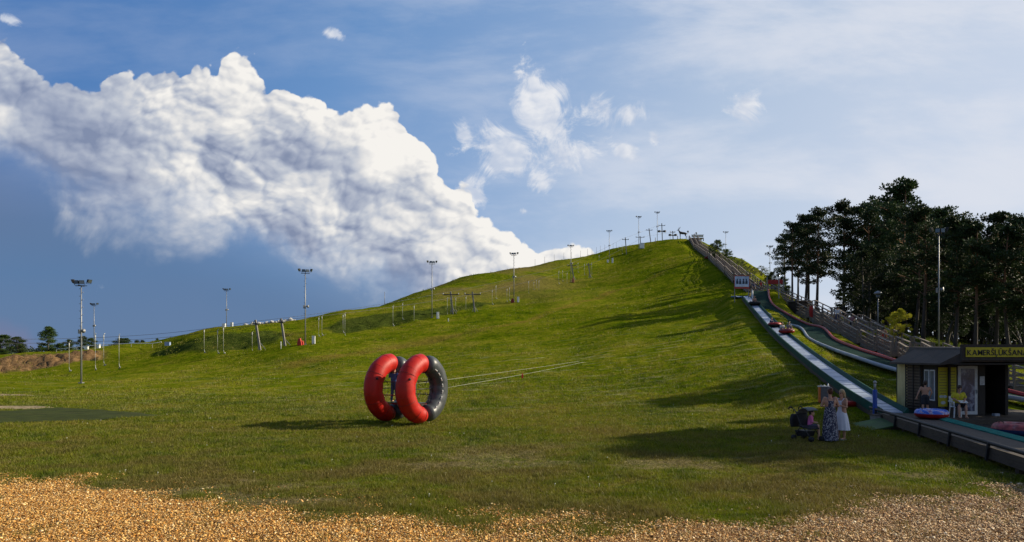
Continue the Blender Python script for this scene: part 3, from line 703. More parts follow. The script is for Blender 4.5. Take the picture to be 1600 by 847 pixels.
def make_chips():
    rs = np.random.RandomState(8)
    N = 340000
    y = np.sqrt(rs.uniform(8.6 ** 2, 17.2 ** 2, N)); x = rs.uniform(-0.84, 0.84, N) * y
    cm = chip_mask(x, y)
    fringe = 1 - sstep(y, chip_edge(x) + 0.2, chip_edge(x) + 2.6)
    keep = (rs.rand(N) < np.maximum(cm, 0.05 * fringe * (fbm(x, y, .5, 2) > .5)))
    x, y = x[keep], y[keep]; n = len(x)
    L = rs.gamma(4, .0048, n) + .008; Wd = L * rs.uniform(.3, .75, n)
    yaw = rs.uniform(0, 2 * PI, n); pit = rs.normal(0, .38, n); rol = rs.normal(0, .5, n)
    ax = np.stack([np.cos(yaw) * np.cos(pit), np.sin(yaw) * np.cos(pit), np.sin(pit)], -1)
    sd0 = np.stack([-np.sin(yaw), np.cos(yaw), np.zeros(n)], -1); up0 = np.cross(ax, sd0)
    bx = sd0 * np.cos(rol)[:, None] + up0 * np.sin(rol)[:, None]
    nz_ = np.cross(ax, bx)
    c = np.stack([x, y, ground_z(x, y) + rs.uniform(.004, .035, n) + .05 * (fbm(x, y, .8, 2) - .4)], -1)
    hl, hw = (L / 2)[:, None], (Wd / 2)[:, None]; th = (L * .09)[:, None]
    skew = rs.uniform(-.35, .35, n)[:, None]
    P0 = c - ax * hl * (1 + skew) - bx * hw; P1 = c + ax * hl - bx * hw * (1 - skew); P2 = c + ax * hl * (1 - skew) + bx * hw; P3 = c - ax * hl + bx * hw * (1 + skew)
    T0, T1, T2, T3 = [p + nz_ * th for p in (P0, P1, P2, P3)]
    V = np.stack([T0, T1, T2, T3, P0, P1, P2, P3], 1).reshape(-1, 3)
    base = np.arange(n)[:, None] * 8
    F_ = np.concatenate([base + np.array([0, 1, 2, 3]), base + np.array([4, 5, 1, 0]), base + np.array([5, 6, 2, 1]), base + np.array([6, 7, 3, 2]), base + np.array([7, 4, 0, 3])])
    pal = np.array([(.66, .43, .15), (.60, .31, .07), (.78, .58, .28), (.42, .21, .05), (.22, .10, .03), (.82, .70, .45), (.55, .35, .14)])
    pr = np.array([.28, .22, .14, .12, .09, .06, .09])
    ci = rs.choice(7, n, p=pr); col = pal[ci] * rs.uniform(.75, 1.2, n)[:, None]
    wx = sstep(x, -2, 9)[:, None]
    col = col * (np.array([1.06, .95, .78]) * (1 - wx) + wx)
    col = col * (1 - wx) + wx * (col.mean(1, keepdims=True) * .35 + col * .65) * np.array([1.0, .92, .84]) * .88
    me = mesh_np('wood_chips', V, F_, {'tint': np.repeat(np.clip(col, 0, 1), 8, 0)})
    m_, t, b = mat_new('wood_chip')
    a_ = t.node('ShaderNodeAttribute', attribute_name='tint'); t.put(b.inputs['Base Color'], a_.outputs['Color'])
    b.inputs['Roughness'].default_value = .75; b.inputs['Specular IOR Level'].default_value = .3
    me.materials.append(m_)
    o = bpy.data.objects.new('wood_chips', me); C.objects.link(o)
    tag(o, 'loose tan and orange wood chips along the near edge', 'wood chips', kind='stuff')
make_chips()
def make_flecks():
    rs = np.random.RandomState(4)
    n = 150; y = np.exp(rs.uniform(math.log(13), math.log(60), n)); x = rs.uniform(-.8, .8, n) * y
    ok = (fbm(x, y, 5, 3) > .48) & (chip_mask(x, y) < .5) & ~in_poly(x, y, TURF_MAT) & (x < 13); x, y = x[ok], y[ok]
    b = MB(); b.smooth = True
    for px, py in zip(x, y):
        s = rs.uniform(.008, .014) * (1 + py / 45)
        z = float(ground_z(np.array([px]), np.array([py]))[0])
        b.tube([(px, py, z), (px + .01, py, z + .07)], .0025, 3); b.ball((px + .01, py, z + .08), s, 6, (1, 1, .8))
    o = b.build('clover_flowers', mat_plain('clover', (.50, .50, .40), .8), recalc=False)
    tag(o, 'tiny white clover heads dotted through the meadow', 'clover', kind='stuff')
make_flecks()
# green carpet
def sheet(name, poly, mat, dz=0.02, step=0.6, label=None, kind='structure', thick=0.03):
    """thin ground cover following the terrain"""
    xs = [p[0] for p in poly]; ys = [p[1] for p in poly]
    bm = bmesh.new()
    f = bm.faces.new([bm.verts.new((p[0], p[1], 0)) for p in poly])
    for ax, lo, hi in ((0, min(xs), max(xs)), (1, min(ys), max(ys))):
        c = lo + step
        while c < hi:
            no = Vector((1, 0, 0)) if ax == 0 else Vector((0, 1, 0)); pc = Vector((c, 0, 0)) if ax == 0 else Vector((0, c, 0))
            bmesh.ops.bisect_plane(bm, geom=bm.verts[:] + bm.edges[:] + bm.faces[:], plane_co=pc, plane_no=no); c += step
    for v in bm.verts: v.co.z = float(ground_z(np.array([v.co.x]), np.array([v.co.y]))[0]) + dz
    r = bmesh.ops.extrude_face_region(bm, geom=bm.faces[:])
    for g_ in r['geom']:
        if isinstance(g_, bmesh.types.BMVert): g_.co.z += thick
    bmesh.ops.recalc_face_normals(bm, faces=bm.faces[:])
    me = bpy.data.meshes.new(name); bm.to_mesh(me); bm.free(); me.materials.append(mat)
    o = bpy.data.objects.new(name, me); C.objects.link(o); tag(o, label, None if kind else None, kind=kind)
    return o
carpet_m = mat_plain('green_carpet', (.042, .052, .014), .95, spec=.05, var=.25, scale=1.2, bump=.5, bscale=60, dirt=(.075, .07, .03))
o = sheet('carpet', TURF_MAT, carpet_m, .0, .7, 'flat dark olive landing carpet lying on the meadow', None)
o['category'] = 'carpet'
sandy = mat_plain('pale_sand', (.27, .21, .125), .95, var=.3, scale=2.5, bump=.6, bscale=30, dirt=(.12, .12, .03), spec=.05)
for pl in SAND: sheet('sand_patch', pl, sandy, -.012, .8, 'worn pale sand patch in the meadow beside the carpet')

# ------------------------------------------------------------------ people
def limb(mb, pts, rs_, n=10):
    mb.tube(pts, rs_, n)
    for p, r in zip(pts, rs_): mb.ball(p, r, n)
SKIN = mat_plain('skin', (.52, .30, .20), .55, var=.08, scale=6)
SKIN2 = mat_plain('tanned_skin', (.42, .22, .14), .55, var=.08, scale=6)
HAIR_D = mat_plain('dark_hair', (.035, .020, .013), .5, var=.3, scale=30, bump=.6, bscale=80)
HAIR_B = mat_plain('fair_hair', (.36, .24, .12), .5, var=.3, scale=30, bump=.6, bscale=80)
SHOE = mat_plain('shoe', (.05, .045, .04), .6)
def hand(mb, w, d, side, s=1.0, curl=.5):
    """palm and five bent fingers from wrist w along direction d"""
    d = Vector(d).normalized(); ref = Vector((0, 1, 0)) if abs(d.y) < .8 else Vector((0, 0, 1))
    sd_ = d.cross(ref).normalized() * side; nm = sd_.cross(d).normalized()
    pc = w + d * .05 * s
    mb.tube([w, w + d * .04 * s, w + d * .085 * s], [.024 * s, .036 * s, .034 * s], 8)
    for k, (o_, ln) in enumerate(((-.030, .062), (-.010, .074), (.010, .070), (.029, .055))):
        b0 = w + d * .075 * s + sd_ * o_ * s; b1 = b0 + d * ln * .55 * s + nm * curl * .012 * s; b2 = b1 + d * ln * .45 * s + nm * curl * .03 * s
        mb.tube([b0, b1, b2], [.0105 * s, .0098 * s, .008 * s], 6)
    t0 = w + d * .03 * s - sd_ * .030 * s; t1 = t0 + (d * .03 - sd_ * .022) * s; t2 = t1 + (d * .028 - sd_ * .004) * s
    mb.tube([t0, t1, t2], [.014 * s, .012 * s, .010 * s], 6)
def head(mb, c, s=1.0, M=None, hair=None):
    """skull, jaw, nose, ears; faces -y before M"""
    M = M or Matrix.Identity(3)
    T = lambda v_: c + M @ (Vector(v_) * s)
    mb.ball(T((0, .012, .03)), .098 * s, 14, (.80, .98, 1.06), M)
    mb.ball(T((0, -.022, -.035)), .074 * s, 12, (.78, .92, 1.0), M)
    mb.tube([T((0, -.090, .012)), T((0, -.112, -.022))], [.009 * s, .016 * s], 6)       # nose
    mb.ball(T((0, -.090, -.062)), .020 * s, 6, (1.1, .5, .5), M)                         # mouth
    mb.ball(T((0, -.075, -.10)), .026 * s, 8, (1, .8, .7), M)                            # chin
    for q_ in (-1, 1): mb.ball(T((q_ * .082, .012, -.005)), .024 * s, 8, (.45, .8, 1.2), M)
def eyes(mb, c, s, M):
    for q_ in (-1, 1): mb.ball(c + M @ (Vector((q_ * .032, -.083, .008)) * s), .0125 * s, 6)
def figure(root, J, s=1.0, skin=SKIN, vox=.013, hr=1.0, arms=True, feet=True):
    """one continuous remeshed body from joint positions J (local, metres)"""
    mb = MB(); mb.smooth = True
    v = {k: Vector(p) for k, p in J.items() if k != 'headM'}
    pel, ch, nk, hd = v['pelvis'], v['chest'], v['neck'], v['head']
    mid = (pel + ch) / 2 + Vector(J.get('belly', (0, 0, 0))) if 'belly' in J else (pel + ch) / 2
    across = (v['sR'] - v['sL']).normalized()
    Mx = Matrix.Identity(3)
    for o_ in (-.07, 0, .07):
        limb(mb, [pel + across * o_ * s, mid + across * o_ * .85 * s, ch + across * o_ * 1.25 * s], [.105 * s, .092 * s, .105 * s])
    limb(mb, [ch, nk], [.085 * s, .052 * s]); limb(mb, [nk, hd - Vector((0, 0, .03 * s))], [.052 * s, .05 * s])
    for q_ in 'LR':
        sh_, el, wr = v['s' + q_], v['e' + q_], v['w' + q_]
        limb(mb, [ch + (sh_ - ch) * .3, sh_], [.075 * s, .058 * s]); limb(mb, [sh_, (sh_ + el) / 2, el, (el + wr) / 2, wr], [.056 * s, .048 * s, .038 * s, .037 * s, .024 * s])
        hand(mb, wr, (wr - el), -1 if q_ == 'L' else 1, s)
        hp, kn, an = v['h' + q_], v['k' + q_], v['a' + q_]
        limb(mb, [hp, (hp + kn) / 2, kn, kn * .6 + an * .4, an], [.092 * s, .078 * s, .054 * s, .056 * s, .036 * s])
        f = Vector(J.get('f' + q_, v['a' + q_] + Vector((0, -.17 * s, -.05 * s))))
        limb(mb, [an + Vector((0, .03 * s, -.03 * s)), (an + f) / 2 + Vector((0, 0, -.02 * s)), f], [.036 * s, .036 * s, .026 * s])
    Mh = J.get('headM', Matrix.Identity(3))
    head(mb, hd, s * hr, Mh)
    o = mb.build('body', skin, root)
    r = o.modifiers.new('blend', 'REMESH'); r.mode = 'VOXEL'; r.voxel_size = vox; r.use_smooth_shade = True
    sm_ = o.modifiers.new('smooth', 'SMOOTH'); sm_.iterations = 2; sm_.factor = .5
    e = MB(); e.smooth = True; eyes(e, hd, s * hr, Mh); e.build('eyes', mat_plain('eye', (.03, .02, .02), .2), root)
    return v
def cloth(root, name, mat, segs, vox=.016, smooth=3):
    mb = MB(); mb.smooth = True
    for pts, rr in segs: limb(mb, [Vector(p) for p in pts], rr, 12)
    o = mb.build(name, mat, root)
    r = o.modifiers.new('blend', 'REMESH'); r.mode = 'VOXEL'; r.voxel_size = vox; r.use_smooth_shade = True
    sm_ = o.modifiers.new('smooth', 'SMOOTH'); sm_.iterations = smooth; sm_.factor = .5
    return o
def hair(root, mat, hd, s, M=None, kind='short'):
    M = M or Matrix.Identity(3); mb = MB(); mb.smooth = True
    T = lambda v_: hd + M @ (Vector(v_) * s)
    mb.ball(T((0, .026, .048)), .104 * s, 14, (.88, 1.0, 1.02), M)
    if kind == 'short':
        mb.ball(T((0, .05, -.01)), .085 * s, 12, (.95, .75, .8), M)
    if kind == 'bun':
        mb.ball(T((0, .05, -.01)), .085 * s, 12, (.95, .75, .9), M); mb.ball(T((0, .10, .10)), .045 * s, 10)
    if kind == 'long':
        for x in (-.05, 0, .05): limb(mb, [T((x, .06, .02)), T((x * 1.2, .085, -.12)), T((x * 1.3, .09, -.26))], [.055 * s, .05 * s, .025 * s])
    o = mb.build('hair', mat, root)
    r = o.modifiers.new('blend', 'REMESH'); r.mode = 'VOXEL'; r.voxel_size = .012; r.use_smooth_shade = True
    return o
def standing(h=1.70, lean=0.0, armL=None, armR=None, female=False, stride=0.0):
    k = h / 1.75
    sw = .165 if female else .19
    J = dict(pelvis=(0, 0, .95), chest=(0, lean, 1.30), neck=(0, lean, 1.47), head=(0, lean - .01, 1.625), sL=(-sw, lean, 1.41), sR=(sw, lean, 1.41),
             eL=(-sw - .07, lean + .02, 1.13), eR=(sw + .07, lean + .02, 1.13), wL=(-sw - .09, lean - .04, .89), wR=(sw + .09, lean - .04, .89),
             hL=(-.09, 0, .92), hR=(.09, 0, .92), kL=(-.10, -stride * .5 - .01, .50), kR=(.10, stride * .4 - .01, .50), aL=(-.11, -stride, .08), aR=(.11, stride, .08),
             fL=(-.12, -stride - .17, .035), fR=(.12, stride - .17, .035))
    if armL: J['eL'], J['wL'] = armL
    if armR: J['eR'], J['wR'] = armR
    return {a: Vector(b) * k for a, b in J.items()}, k
def seated(h=1.70, seat=.45, knee_out=.0, fwd=1.0, armL=None, armR=None, lean=-.05, legs='chair'):
    k = h / 1.75; b = seat / k + .09
    J = dict(pelvis=(0, 0, b), chest=(0, lean, b + .36), neck=(0, lean * 1.3, b + .52), head=(0, lean * 1.6 - .02, b + .675), sL=(-.18, lean, b + .46), sR=(.18, lean, b + .46),
             eL=(-.25, lean - .05, b + .20), eR=(.25, lean - .05, b + .20), wL=(-.12, lean - .25, b + .16), wR=(.12, lean - .25, b + .16),
             hL=(-.09, 0, b - .02), hR=(.09, 0, b - .02))
    if legs == 'chair': J.update(kL=(-.13 - knee_out, -.42, b), kR=(.13 + knee_out, -.42, b), aL=(-.13, -.45, .08 / k), aR=(.13, -.45, .08 / k), fL=(-.13, -.60, .035 / k), fR=(.13, -.60, .035 / k))
    else: J.update(kL=(-.14, -.36, b + .16), kR=(.14, -.36, b + .16), aL=(-.13, -.70, b - .02), aR=(.13, -.70, b - .02), fL=(-.14, -.78, b + .10), fR=(.14, -.78, b + .10))
    if armL: J['eL'], J['wL'] = armL
    if armR: J['eR'], J['wR'] = armR
    return {a: Vector(c) * k for a, c in J.items()}, k
def simple_person(loc, rz, label, h=1.7, top=None, bottom=None, hairm=None, pose='stand', group=None, hk='short', skin=SKIN, seat=.2):
    p = thing('person', loc, rz, label, 'person', group)
    J, k = standing(h, stride=.12) if pose == 'stand' else seated(h, seat, legs='long' if pose == 'ride' else 'chair')
    v = figure(p, J, k, skin, .022)
    shirt = [([v['pelvis'] + Vector((o_ * k, 0, .06)), v['chest'] + Vector((o_ * 1.3 * k, 0, .02 * k))], [.118 * k, .118 * k]) for o_ in (-.06, .06)]
    for q_ in 'LR': shirt.append(([v['chest'] * .6 + v['s' + q_] * .4, v['s' + q_], v['s' + q_] * .4 + v['e' + q_] * .6], [.08 * k, .07 * k, .06 * k]))
    if top: cloth(p, 'shirt', top, shirt, .022)
    pants = [([v['pelvis'] + Vector((o_ * k, 0, 0)), v['pelvis'] + Vector((o_ * k, 0, .05))], [.118 * k, .115 * k]) for o_ in (-.06, .06)]
    for q_ in 'LR': pants.append(([v['h' + q_], v['k' + q_]], [.105 * k, .08 * k]))
    if bottom: cloth(p, 'shorts', bottom, pants, .022)
    hair(p, hairm or HAIR_D, v['head'], k, None, hk)
    return p
def cm(name, r, g_, b_, rough=.8): return mat_plain(name, (r, g_, b_), rough, var=.12, scale=12)

# ------------------------------------------------------------------ big inflatable double wheel
M_RED = mat_plain('red_vinyl', (.42, .011, .006), .50, var=.14, scale=2.5, bump=.35, bscale=3.5, spec=.28, dirt=(.36, .03, .018))
M_GREY = mat_plain('grey_vinyl', (.050, .056, .060), .42, var=.2, scale=2.5, bump=.35, bscale=3.5, spec=.45, dirt=(.085, .085, .08))
M_WHITE = mat_plain('white_paint', (.70, .70, .68), .5, var=.08, scale=4)
M_STEELD = mat_plain('dark_steel', (.045, .045, .05), .45, metal=.6, var=.2, scale=8)
M_GALV = mat_plain('galvanised_steel', (.25, .255, .26), .45, metal=.35, var=.14, scale=3, dirt=(.24, .23, .21))
M_BLACK = mat_plain('black_plastic', (.018, .018, .020), .6, spec=.25, var=.2, scale=8)
M_GLASS, _t, _b = mat_new('lamp_glass'); _b.inputs['Base Color'].default_value = (.10, .12, .13, 1); _b.inputs['Roughness'].default_value = .12; _b.inputs['Metallic'].default_value = .4
M_ROPE = mat_plain('white_rope', (.42, .42, .36), .9)
M_SEAM = mat_plain('red_seam', (.26, .010, .006), .6)
WC = Vector((-4.40, 29.35, 0)); WC.z = H(WC.x, WC.y)
AX = Vector((.85, -.53, 0)).normalized(); TT = Vector((.53, .85, 0)).normalized(); ZZ = Vector((0, 0, 1))
RM, RT = 1.085, 0.395
wheel = thing('inflatable_wheel', WC, 0, 'giant red and grey inflatable double wheel with a rider inside', 'inflatable wheel')
def arc_tube(cen, ph0, ph1, mat, nm, n=30, panels=7):
    mb = MB(); mb.smooth = True; m = 22; vs = []; fs = []
    for i in range(n + 1):
        t = i / n; ph = ph0 + (ph1 - ph0) * t
        w_ = abs(math.sin(t * panels * PI)); rr = RT * (.965 + .035 * w_ ** .4)
        e_ = min(t, 1 - t) * n
        if e_ < 2.0: rr *= (.0 if e_ < .01 else (.80 if e_ <= 1 else .95))
        # panels are straight between seams: pull the ring inwards at mid panel
        pull = 1 - .022 * w_
        rad_ = TT * math.cos(ph) + ZZ * math.sin(ph)
        c = cen + rad_ * RM * pull
        sq_ = 1.0 - .10 * max(0, -math.sin(ph)) ** 6
        for k in range(m):
            a = 2 * PI * k / m
            p = c + rad_ * (rr * math.cos(a)) * sq_ + AX * rr * math.sin(a)
            p.z = max(p.z, -0.0 + .01 * math.sin(a * 3) + .01)
            vs.append(p)
    for i in range(n):
        for k in range(m): fs.append((i * m + k, i * m + (k + 1) % m, (i + 1) * m + (k + 1) % m, (i + 1) * m + k))
    mb.add(vs, fs)
    return mb.build(nm, mat, wheel)
RZ = RM + RT
for sgn in (-1, 1):
    cen = AX * sgn * .86 + ZZ * (RZ - .015)
    g0 = R(-86 if sgn > 0 else -88); g1 = R(84 if sgn > 0 else 80)
    gt_ = arc_tube(cen, g0, g1, M_GREY, 'grey_tube'); rt_ = arc_tube(cen, g1 - R(1.5), g0 + 2 * PI + R(1.5), M_RED, 'red_tube')
    # end caps bulge
    # white lacing handles on the outer side of the grey half
    for k in range(8):
        ph = R(-60 + k * 17)
        rad_ = TT * math.cos(ph) + ZZ * math.sin(ph); tan_ = -TT * math.sin(ph) + ZZ * math.cos(ph)
        al = R(118)
        nrm = rad_ * math.cos(al) + AX * math.sin(al)
        c = cen + rad_ * RM * .99 + nrm * RT
        h_ = MB(); h_.smooth = True
        h_.tube([c - tan_ * .045 - nrm * .02, c - tan_ * .03 + nrm * .035, c + tan_ * .03 + nrm * .035, c + tan_ * .045 - nrm * .02], .014, 6)
        h_.ball(c - tan_ * .05, .026, 8); h_.ball(c + tan_ * .05, .026, 8)
        h_.build('handle', M_WHITE, gt_)
    # seams and valve on the red half
    for k in range(1, 7):
        ph = g1 + (g0 + 2 * PI - g1) * k / 7; rad_ = TT * math.cos(ph) + ZZ * math.sin(ph); c = cen + rad_ * RM; rr_ = RT * .968
        sm_ = MB(); sm_.smooth = True; tn = -TT * math.sin(ph) + ZZ * math.cos(ph)
        sm_.tube([c + rad_ * math.cos(2 * PI * j / 24) * rr_ + AX * math.sin(2 * PI * j / 24) * rr_ + tn * .004 for j in range(25)], .007, 4, cap=False); sm_.build('seam', M_SEAM, rt_)
    ph = R(160); rad_ = TT * math.cos(ph) + ZZ * math.sin(ph); nv = (rad_ * .5 + AX * .86).normalized(); c = cen + rad_ * RM + nv * (RT - .005)
    vv_ = MB(); vv_.smooth = True; vv_.tube([c, c + nv * .02, c + nv * .035], [.05, .05, .03], 12); vv_.build('valve', M_BLACK, rt_)
    # octagonal inner frame
    rf = RM - RT + .02
    pts = [cen + (TT * math.cos(R(22.5 + 45 * k)) + ZZ * math.sin(R(22.5 + 45 * k))) * rf for k in range(9)]
    fr = MB(); fr.smooth = True
    for a, b in zip(pts[:-1], pts[1:]): fr.tube([a, b], .018, 8)
    for ph in (0, 45, 135):
        d_ = TT * math.cos(R(ph)) + ZZ * math.sin(R(ph))
        if ph == 0: fr.tube([cen - d_ * rf, cen + d_ * rf], .014, 6)
        else: fr.tube([cen + d_ * .18, cen + d_ * rf], .012, 6); fr.tube([cen - d_ * .18, cen - d_ * rf], .012, 6)
    fr.build('inner_frame', M_STEELD, wheel)
    # black strapping laced round the red tube
    for ph in (150, 205, 236, 258):
        rad_ = TT * math.cos(R(ph)) + ZZ * math.sin(R(ph)); c = cen + rad_ * RM
        st = MB(); st.smooth = True
        st.tube([c + rad_ * math.cos(2 * PI * k / 20) * (RT * 1.0) + AX * math.sin(2 * PI * k / 20) * (RT * 1.0) for k in range(21)], .008, 5, cap=False)
        st.build('strap', mat_plain('maroon_strap', (.10, .008, .008), .6), wheel)
for k in range(8):
    d_ = (TT * math.cos(R(22.5 + 45 * k)) + ZZ * math.sin(R(22.5 + 45 * k))) * (RM - RT + .02)
    m_ = MB(); m_.smooth = True; m_.tube([-AX * .86 + ZZ * RZ + d_, AX * .86 + ZZ * RZ + d_], .020, 8); m_.build('cross_bar', M_RED if k in (4, 5, 6) else M_STEELD, wheel)
fb = MB(); zf = RZ - (RM - RT) + .10
fb.hexa([-AX * .80 - TT * .30 + ZZ * (zf - .03), AX * .8 - TT * .30 + ZZ * (zf - .03), AX * .8 + TT * .3 + ZZ * (zf - .03), -AX * .8 + TT * .3 + ZZ * (zf - .03),
         -AX * .80 - TT * .30 + ZZ * zf, AX * .8 - TT * .30 + ZZ * zf, AX * .8 + TT * .3 + ZZ * zf, -AX * .8 + TT * .3 + ZZ * zf])
fb.build('foot_board', M_STEELD, wheel)
# tether ropes running up the slope
def sag(a, b, s, n=14): return [a.lerp(b, i / n) - Vector((0, 0, 4 * s * (i / n) * (1 - i / n))) for i in range(n + 1)]
hub = WC + AX * .86 + ZZ * RZ + TT * 1.03 + AX * RT
for nm, a, b, s in (('taut white tether rope from the grey wheel to the slope', hub, G(912, 58, .05), .06), ('slack white tether rope lying above the other from the wheel', WC - AX * .86 + ZZ * (RZ + .1) + TT * (RM + RT), G(905, 58.5, .1), .03)):
    r_ = MB(); r_.smooth = True; r_.tube(sag(a, b, s, 18), .0055, 5); o = r_.build('tether_rope', M_ROPE); tag(o, nm, 'rope', 'tether ropes of the inflatable wheel')
rp = sag(hub, G(912, 58, .05), .06, 18)[7]
tg = MB(); tg.box(rp + Vector((0, 0, -.10)), (.10, .05, .24)); tg.box(rp + Vector((0, 0, .03)), (.05, .06, .08)); o = tg.build('red_flag', mat_plain('red_cloth', (.55, .03, .02), .7), bevel=.01); tag(o, 'small red marker tied on the tether rope', 'marker')

# ------------------------------------------------------------------ floodlight masts
def floodlight(par, pos, yaw, s=1.0, tilt=35):
    M = Matrix.Rotation(yaw, 3, 'Z') @ Matrix.Rotation(R(-tilt), 3, 'X')
    f = MB(); P_ = lambda x, y, z: Vector(pos) + M @ Vector((x * s, y * s, z * s))
    f.hexa([P_(-.30, -.10, -.24), P_(.30, -.10, -.24), P_(.22, .20, -.16), P_(-.22, .20, -.16), P_(-.30, -.10, .24), P_(.30, -.10, .24), P_(.22, .20, .16), P_(-.22, .20, .16)])
    f.beam(P_(-.34, 0, 0), P_(-.34, .02, -.36), .03, .05); f.beam(P_(.34, 0, 0), P_(.34, .02, -.36), .03, .05); f.beam(P_(-.34, .02, -.36), P_(.34, .02, -.36), .05, .03)
    o = f.build('floodlight', M_BLACK, par, bevel=.012)
    l_ = MB(); l_.hexa([P_(-.26, -.115, -.20), P_(.26, -.115, -.20), P_(.26, -.098, -.20), P_(-.26, -.098, -.20), P_(-.26, -.115, .20), P_(.26, -.115, .20), P_(.26, -.098, .20), P_(-.26, -.098, .20)])
    l_.build('lens', M_GLASS, o)
def make_mast(hgt=10.3, spread=1.0, speaker=True, label=''):
    t = thing('floodlight_mast', (0, 0, 0), 0, label, 'floodlight mast', 'floodlight masts on the hill')
    p = MB(); p.smooth = True; p.tube([(0, 0, -.3), (0, 0, hgt * .5), (0, 0, hgt - .3)], [.090, .075, .050], 10); p.build('pole', M_GALV, t)
    pl = MB(); pl.box((0, 0, .05), (.4, .4, .1)); pl.build('base_plate', M_GALV, t)
    rg = MB(); pth = [(0, 0, hgt * .40)]
    for k in range(15): z = hgt * .42 + k * hgt * .037; s_ = 1 if k % 2 else -1; pth += [(0, 0, z - .03), (s_ * .22, 0, z), (s_ * .215, .01, z + .06), (0, .01, z + .04)]
    rg.tube(pth, .013, 4)
    rg.build('climbing_rungs', M_GALV, t)
    a = MB(); a.beam((-.6 * spread, 0, hgt - .32), (.6 * spread, 0, hgt - .32), .06, .06); a.beam((0, -.5 * spread, hgt - .32), (0, .5 * spread, hgt - .32), .08, .08); a.build('cross_arm', M_STEELD, t)
    for (x, y, yw, tl) in ((-.82, -.05, R(-75), -22), (-.24, -.36, R(-14), 4), (.26, -.34, R(18), 4), (.84, 0, R(75), -22)):
        floodlight(t, (x * spread, y * spread, hgt + (.16 if tl < 0 else .02)), yw, .80, tl)
    if speaker:
        b = MB(); b.smooth = True
        b.tube([(.12, -.12, hgt * .52), (.30, -.18, hgt * .52), (.36, -.24, hgt * .52)], [.10, .12, .22], 12); b.build('spotlight', M_GALV, t)
        c = MB(); c.box((-.18, 0, hgt * .515), (.20, .24, .42)); c.build('junction_box', M_GALV, t, bevel=.02)
    return t
mast_full = make_mast(label='tall floodlight mast with climbing rungs, nearest one at the left edge')
masts = [(127, 70, 438, None), (147, 164, 474, 'small distant floodlight mast beside the two white cabinets'), (354, 180, 451, 'distant floodlight mast rising behind the grassy knoll'),
         (477, 95, 421, 'floodlight mast beside the red pad and the white cabinet below the stones'), (675, 123, 408, 'floodlight mast standing before the rough dark bank'),
         (803, 147, 395, 'floodlight mast with a dark red pad at its foot midway up the hill'), (892, 186, 383, 'floodlight mast with an orange pad at its foot'),
         (952, 231, 360, 'floodlight mast with two white boxes at its foot near the ridge'), (998, 240, 338, 'floodlight mast with one white cabinet on the hilltop'), (1027, 257, 331, 'highest floodlight mast beside the tallest lift pylon'),
         (1134, 225, 362, 'floodlight mast behind the leafy bush on the right shoulder'), (1203, 178, 384, 'floodlight mast in front of the first pine'), (1319, 118, 402, 'thin floodlight mast in front of the pine trunks'),
         (1467, 60, 357, 'closest right floodlight mast, tall against the dark pines')]
for X, d, top, lb in masts:
    g_ = G(X, d); hh = CAMZ + (HY - top) / F * d - g_.z; s_ = hh / 10.55
    if lb is None: mast_full.location = g_; mast_full.scale = (s_,) * 3
    else: copy_thing(mast_full, g_, R({477: 20, 675: 10, 803: -12, 892: 8, 1467: -15}.get(X, (X * 7) % 30 - 15)), lb, scale=(.75, .75, s_) if X == 1467 else (max(s_, .9), max(s_, .9), s_))
# smaller lanterns
def make_lantern(label, X, d, hgt, group='small lanterns'):
    g_ = G(X, d); t = thing('lantern', g_, 0, label, 'lantern', group)
    p = MB(); p.smooth = True; p.tube([(0, 0, -.3), (0, 0, hgt)], [.07, .05], 8); p.build('pole', M_GALV, t)
    h_ = MB(); h_.smooth = True; h_.lathe((0, 0, hgt), [(.08, -.1), (.36, .0), (.42, .10), (.30, .22), (.10, .32), (.02, .36)], 14); h_.build('lamp_shade', M_GALV, t)
    g2 = MB(); g2.smooth = True; g2.lathe((0, 0, hgt - .42), [(.10, 0), (.17, .05), (.20, .32), (.1, .36)], 12); g2.build('lamp_glass', M_GLASS, t)
    return t
make_lantern('grey lantern on a slim pole beside the stairs below the pines', 1372, 72, 4.0)
make_lantern('tiny lantern at the top end of the stairs', 1075, 240, 3.4)
make_lantern('tiny lantern above the hilltop platform', 1088, 245, 3.0)
make_lantern('low lantern among the shrubs right of the stair bend', 1216, 130, 3.2)

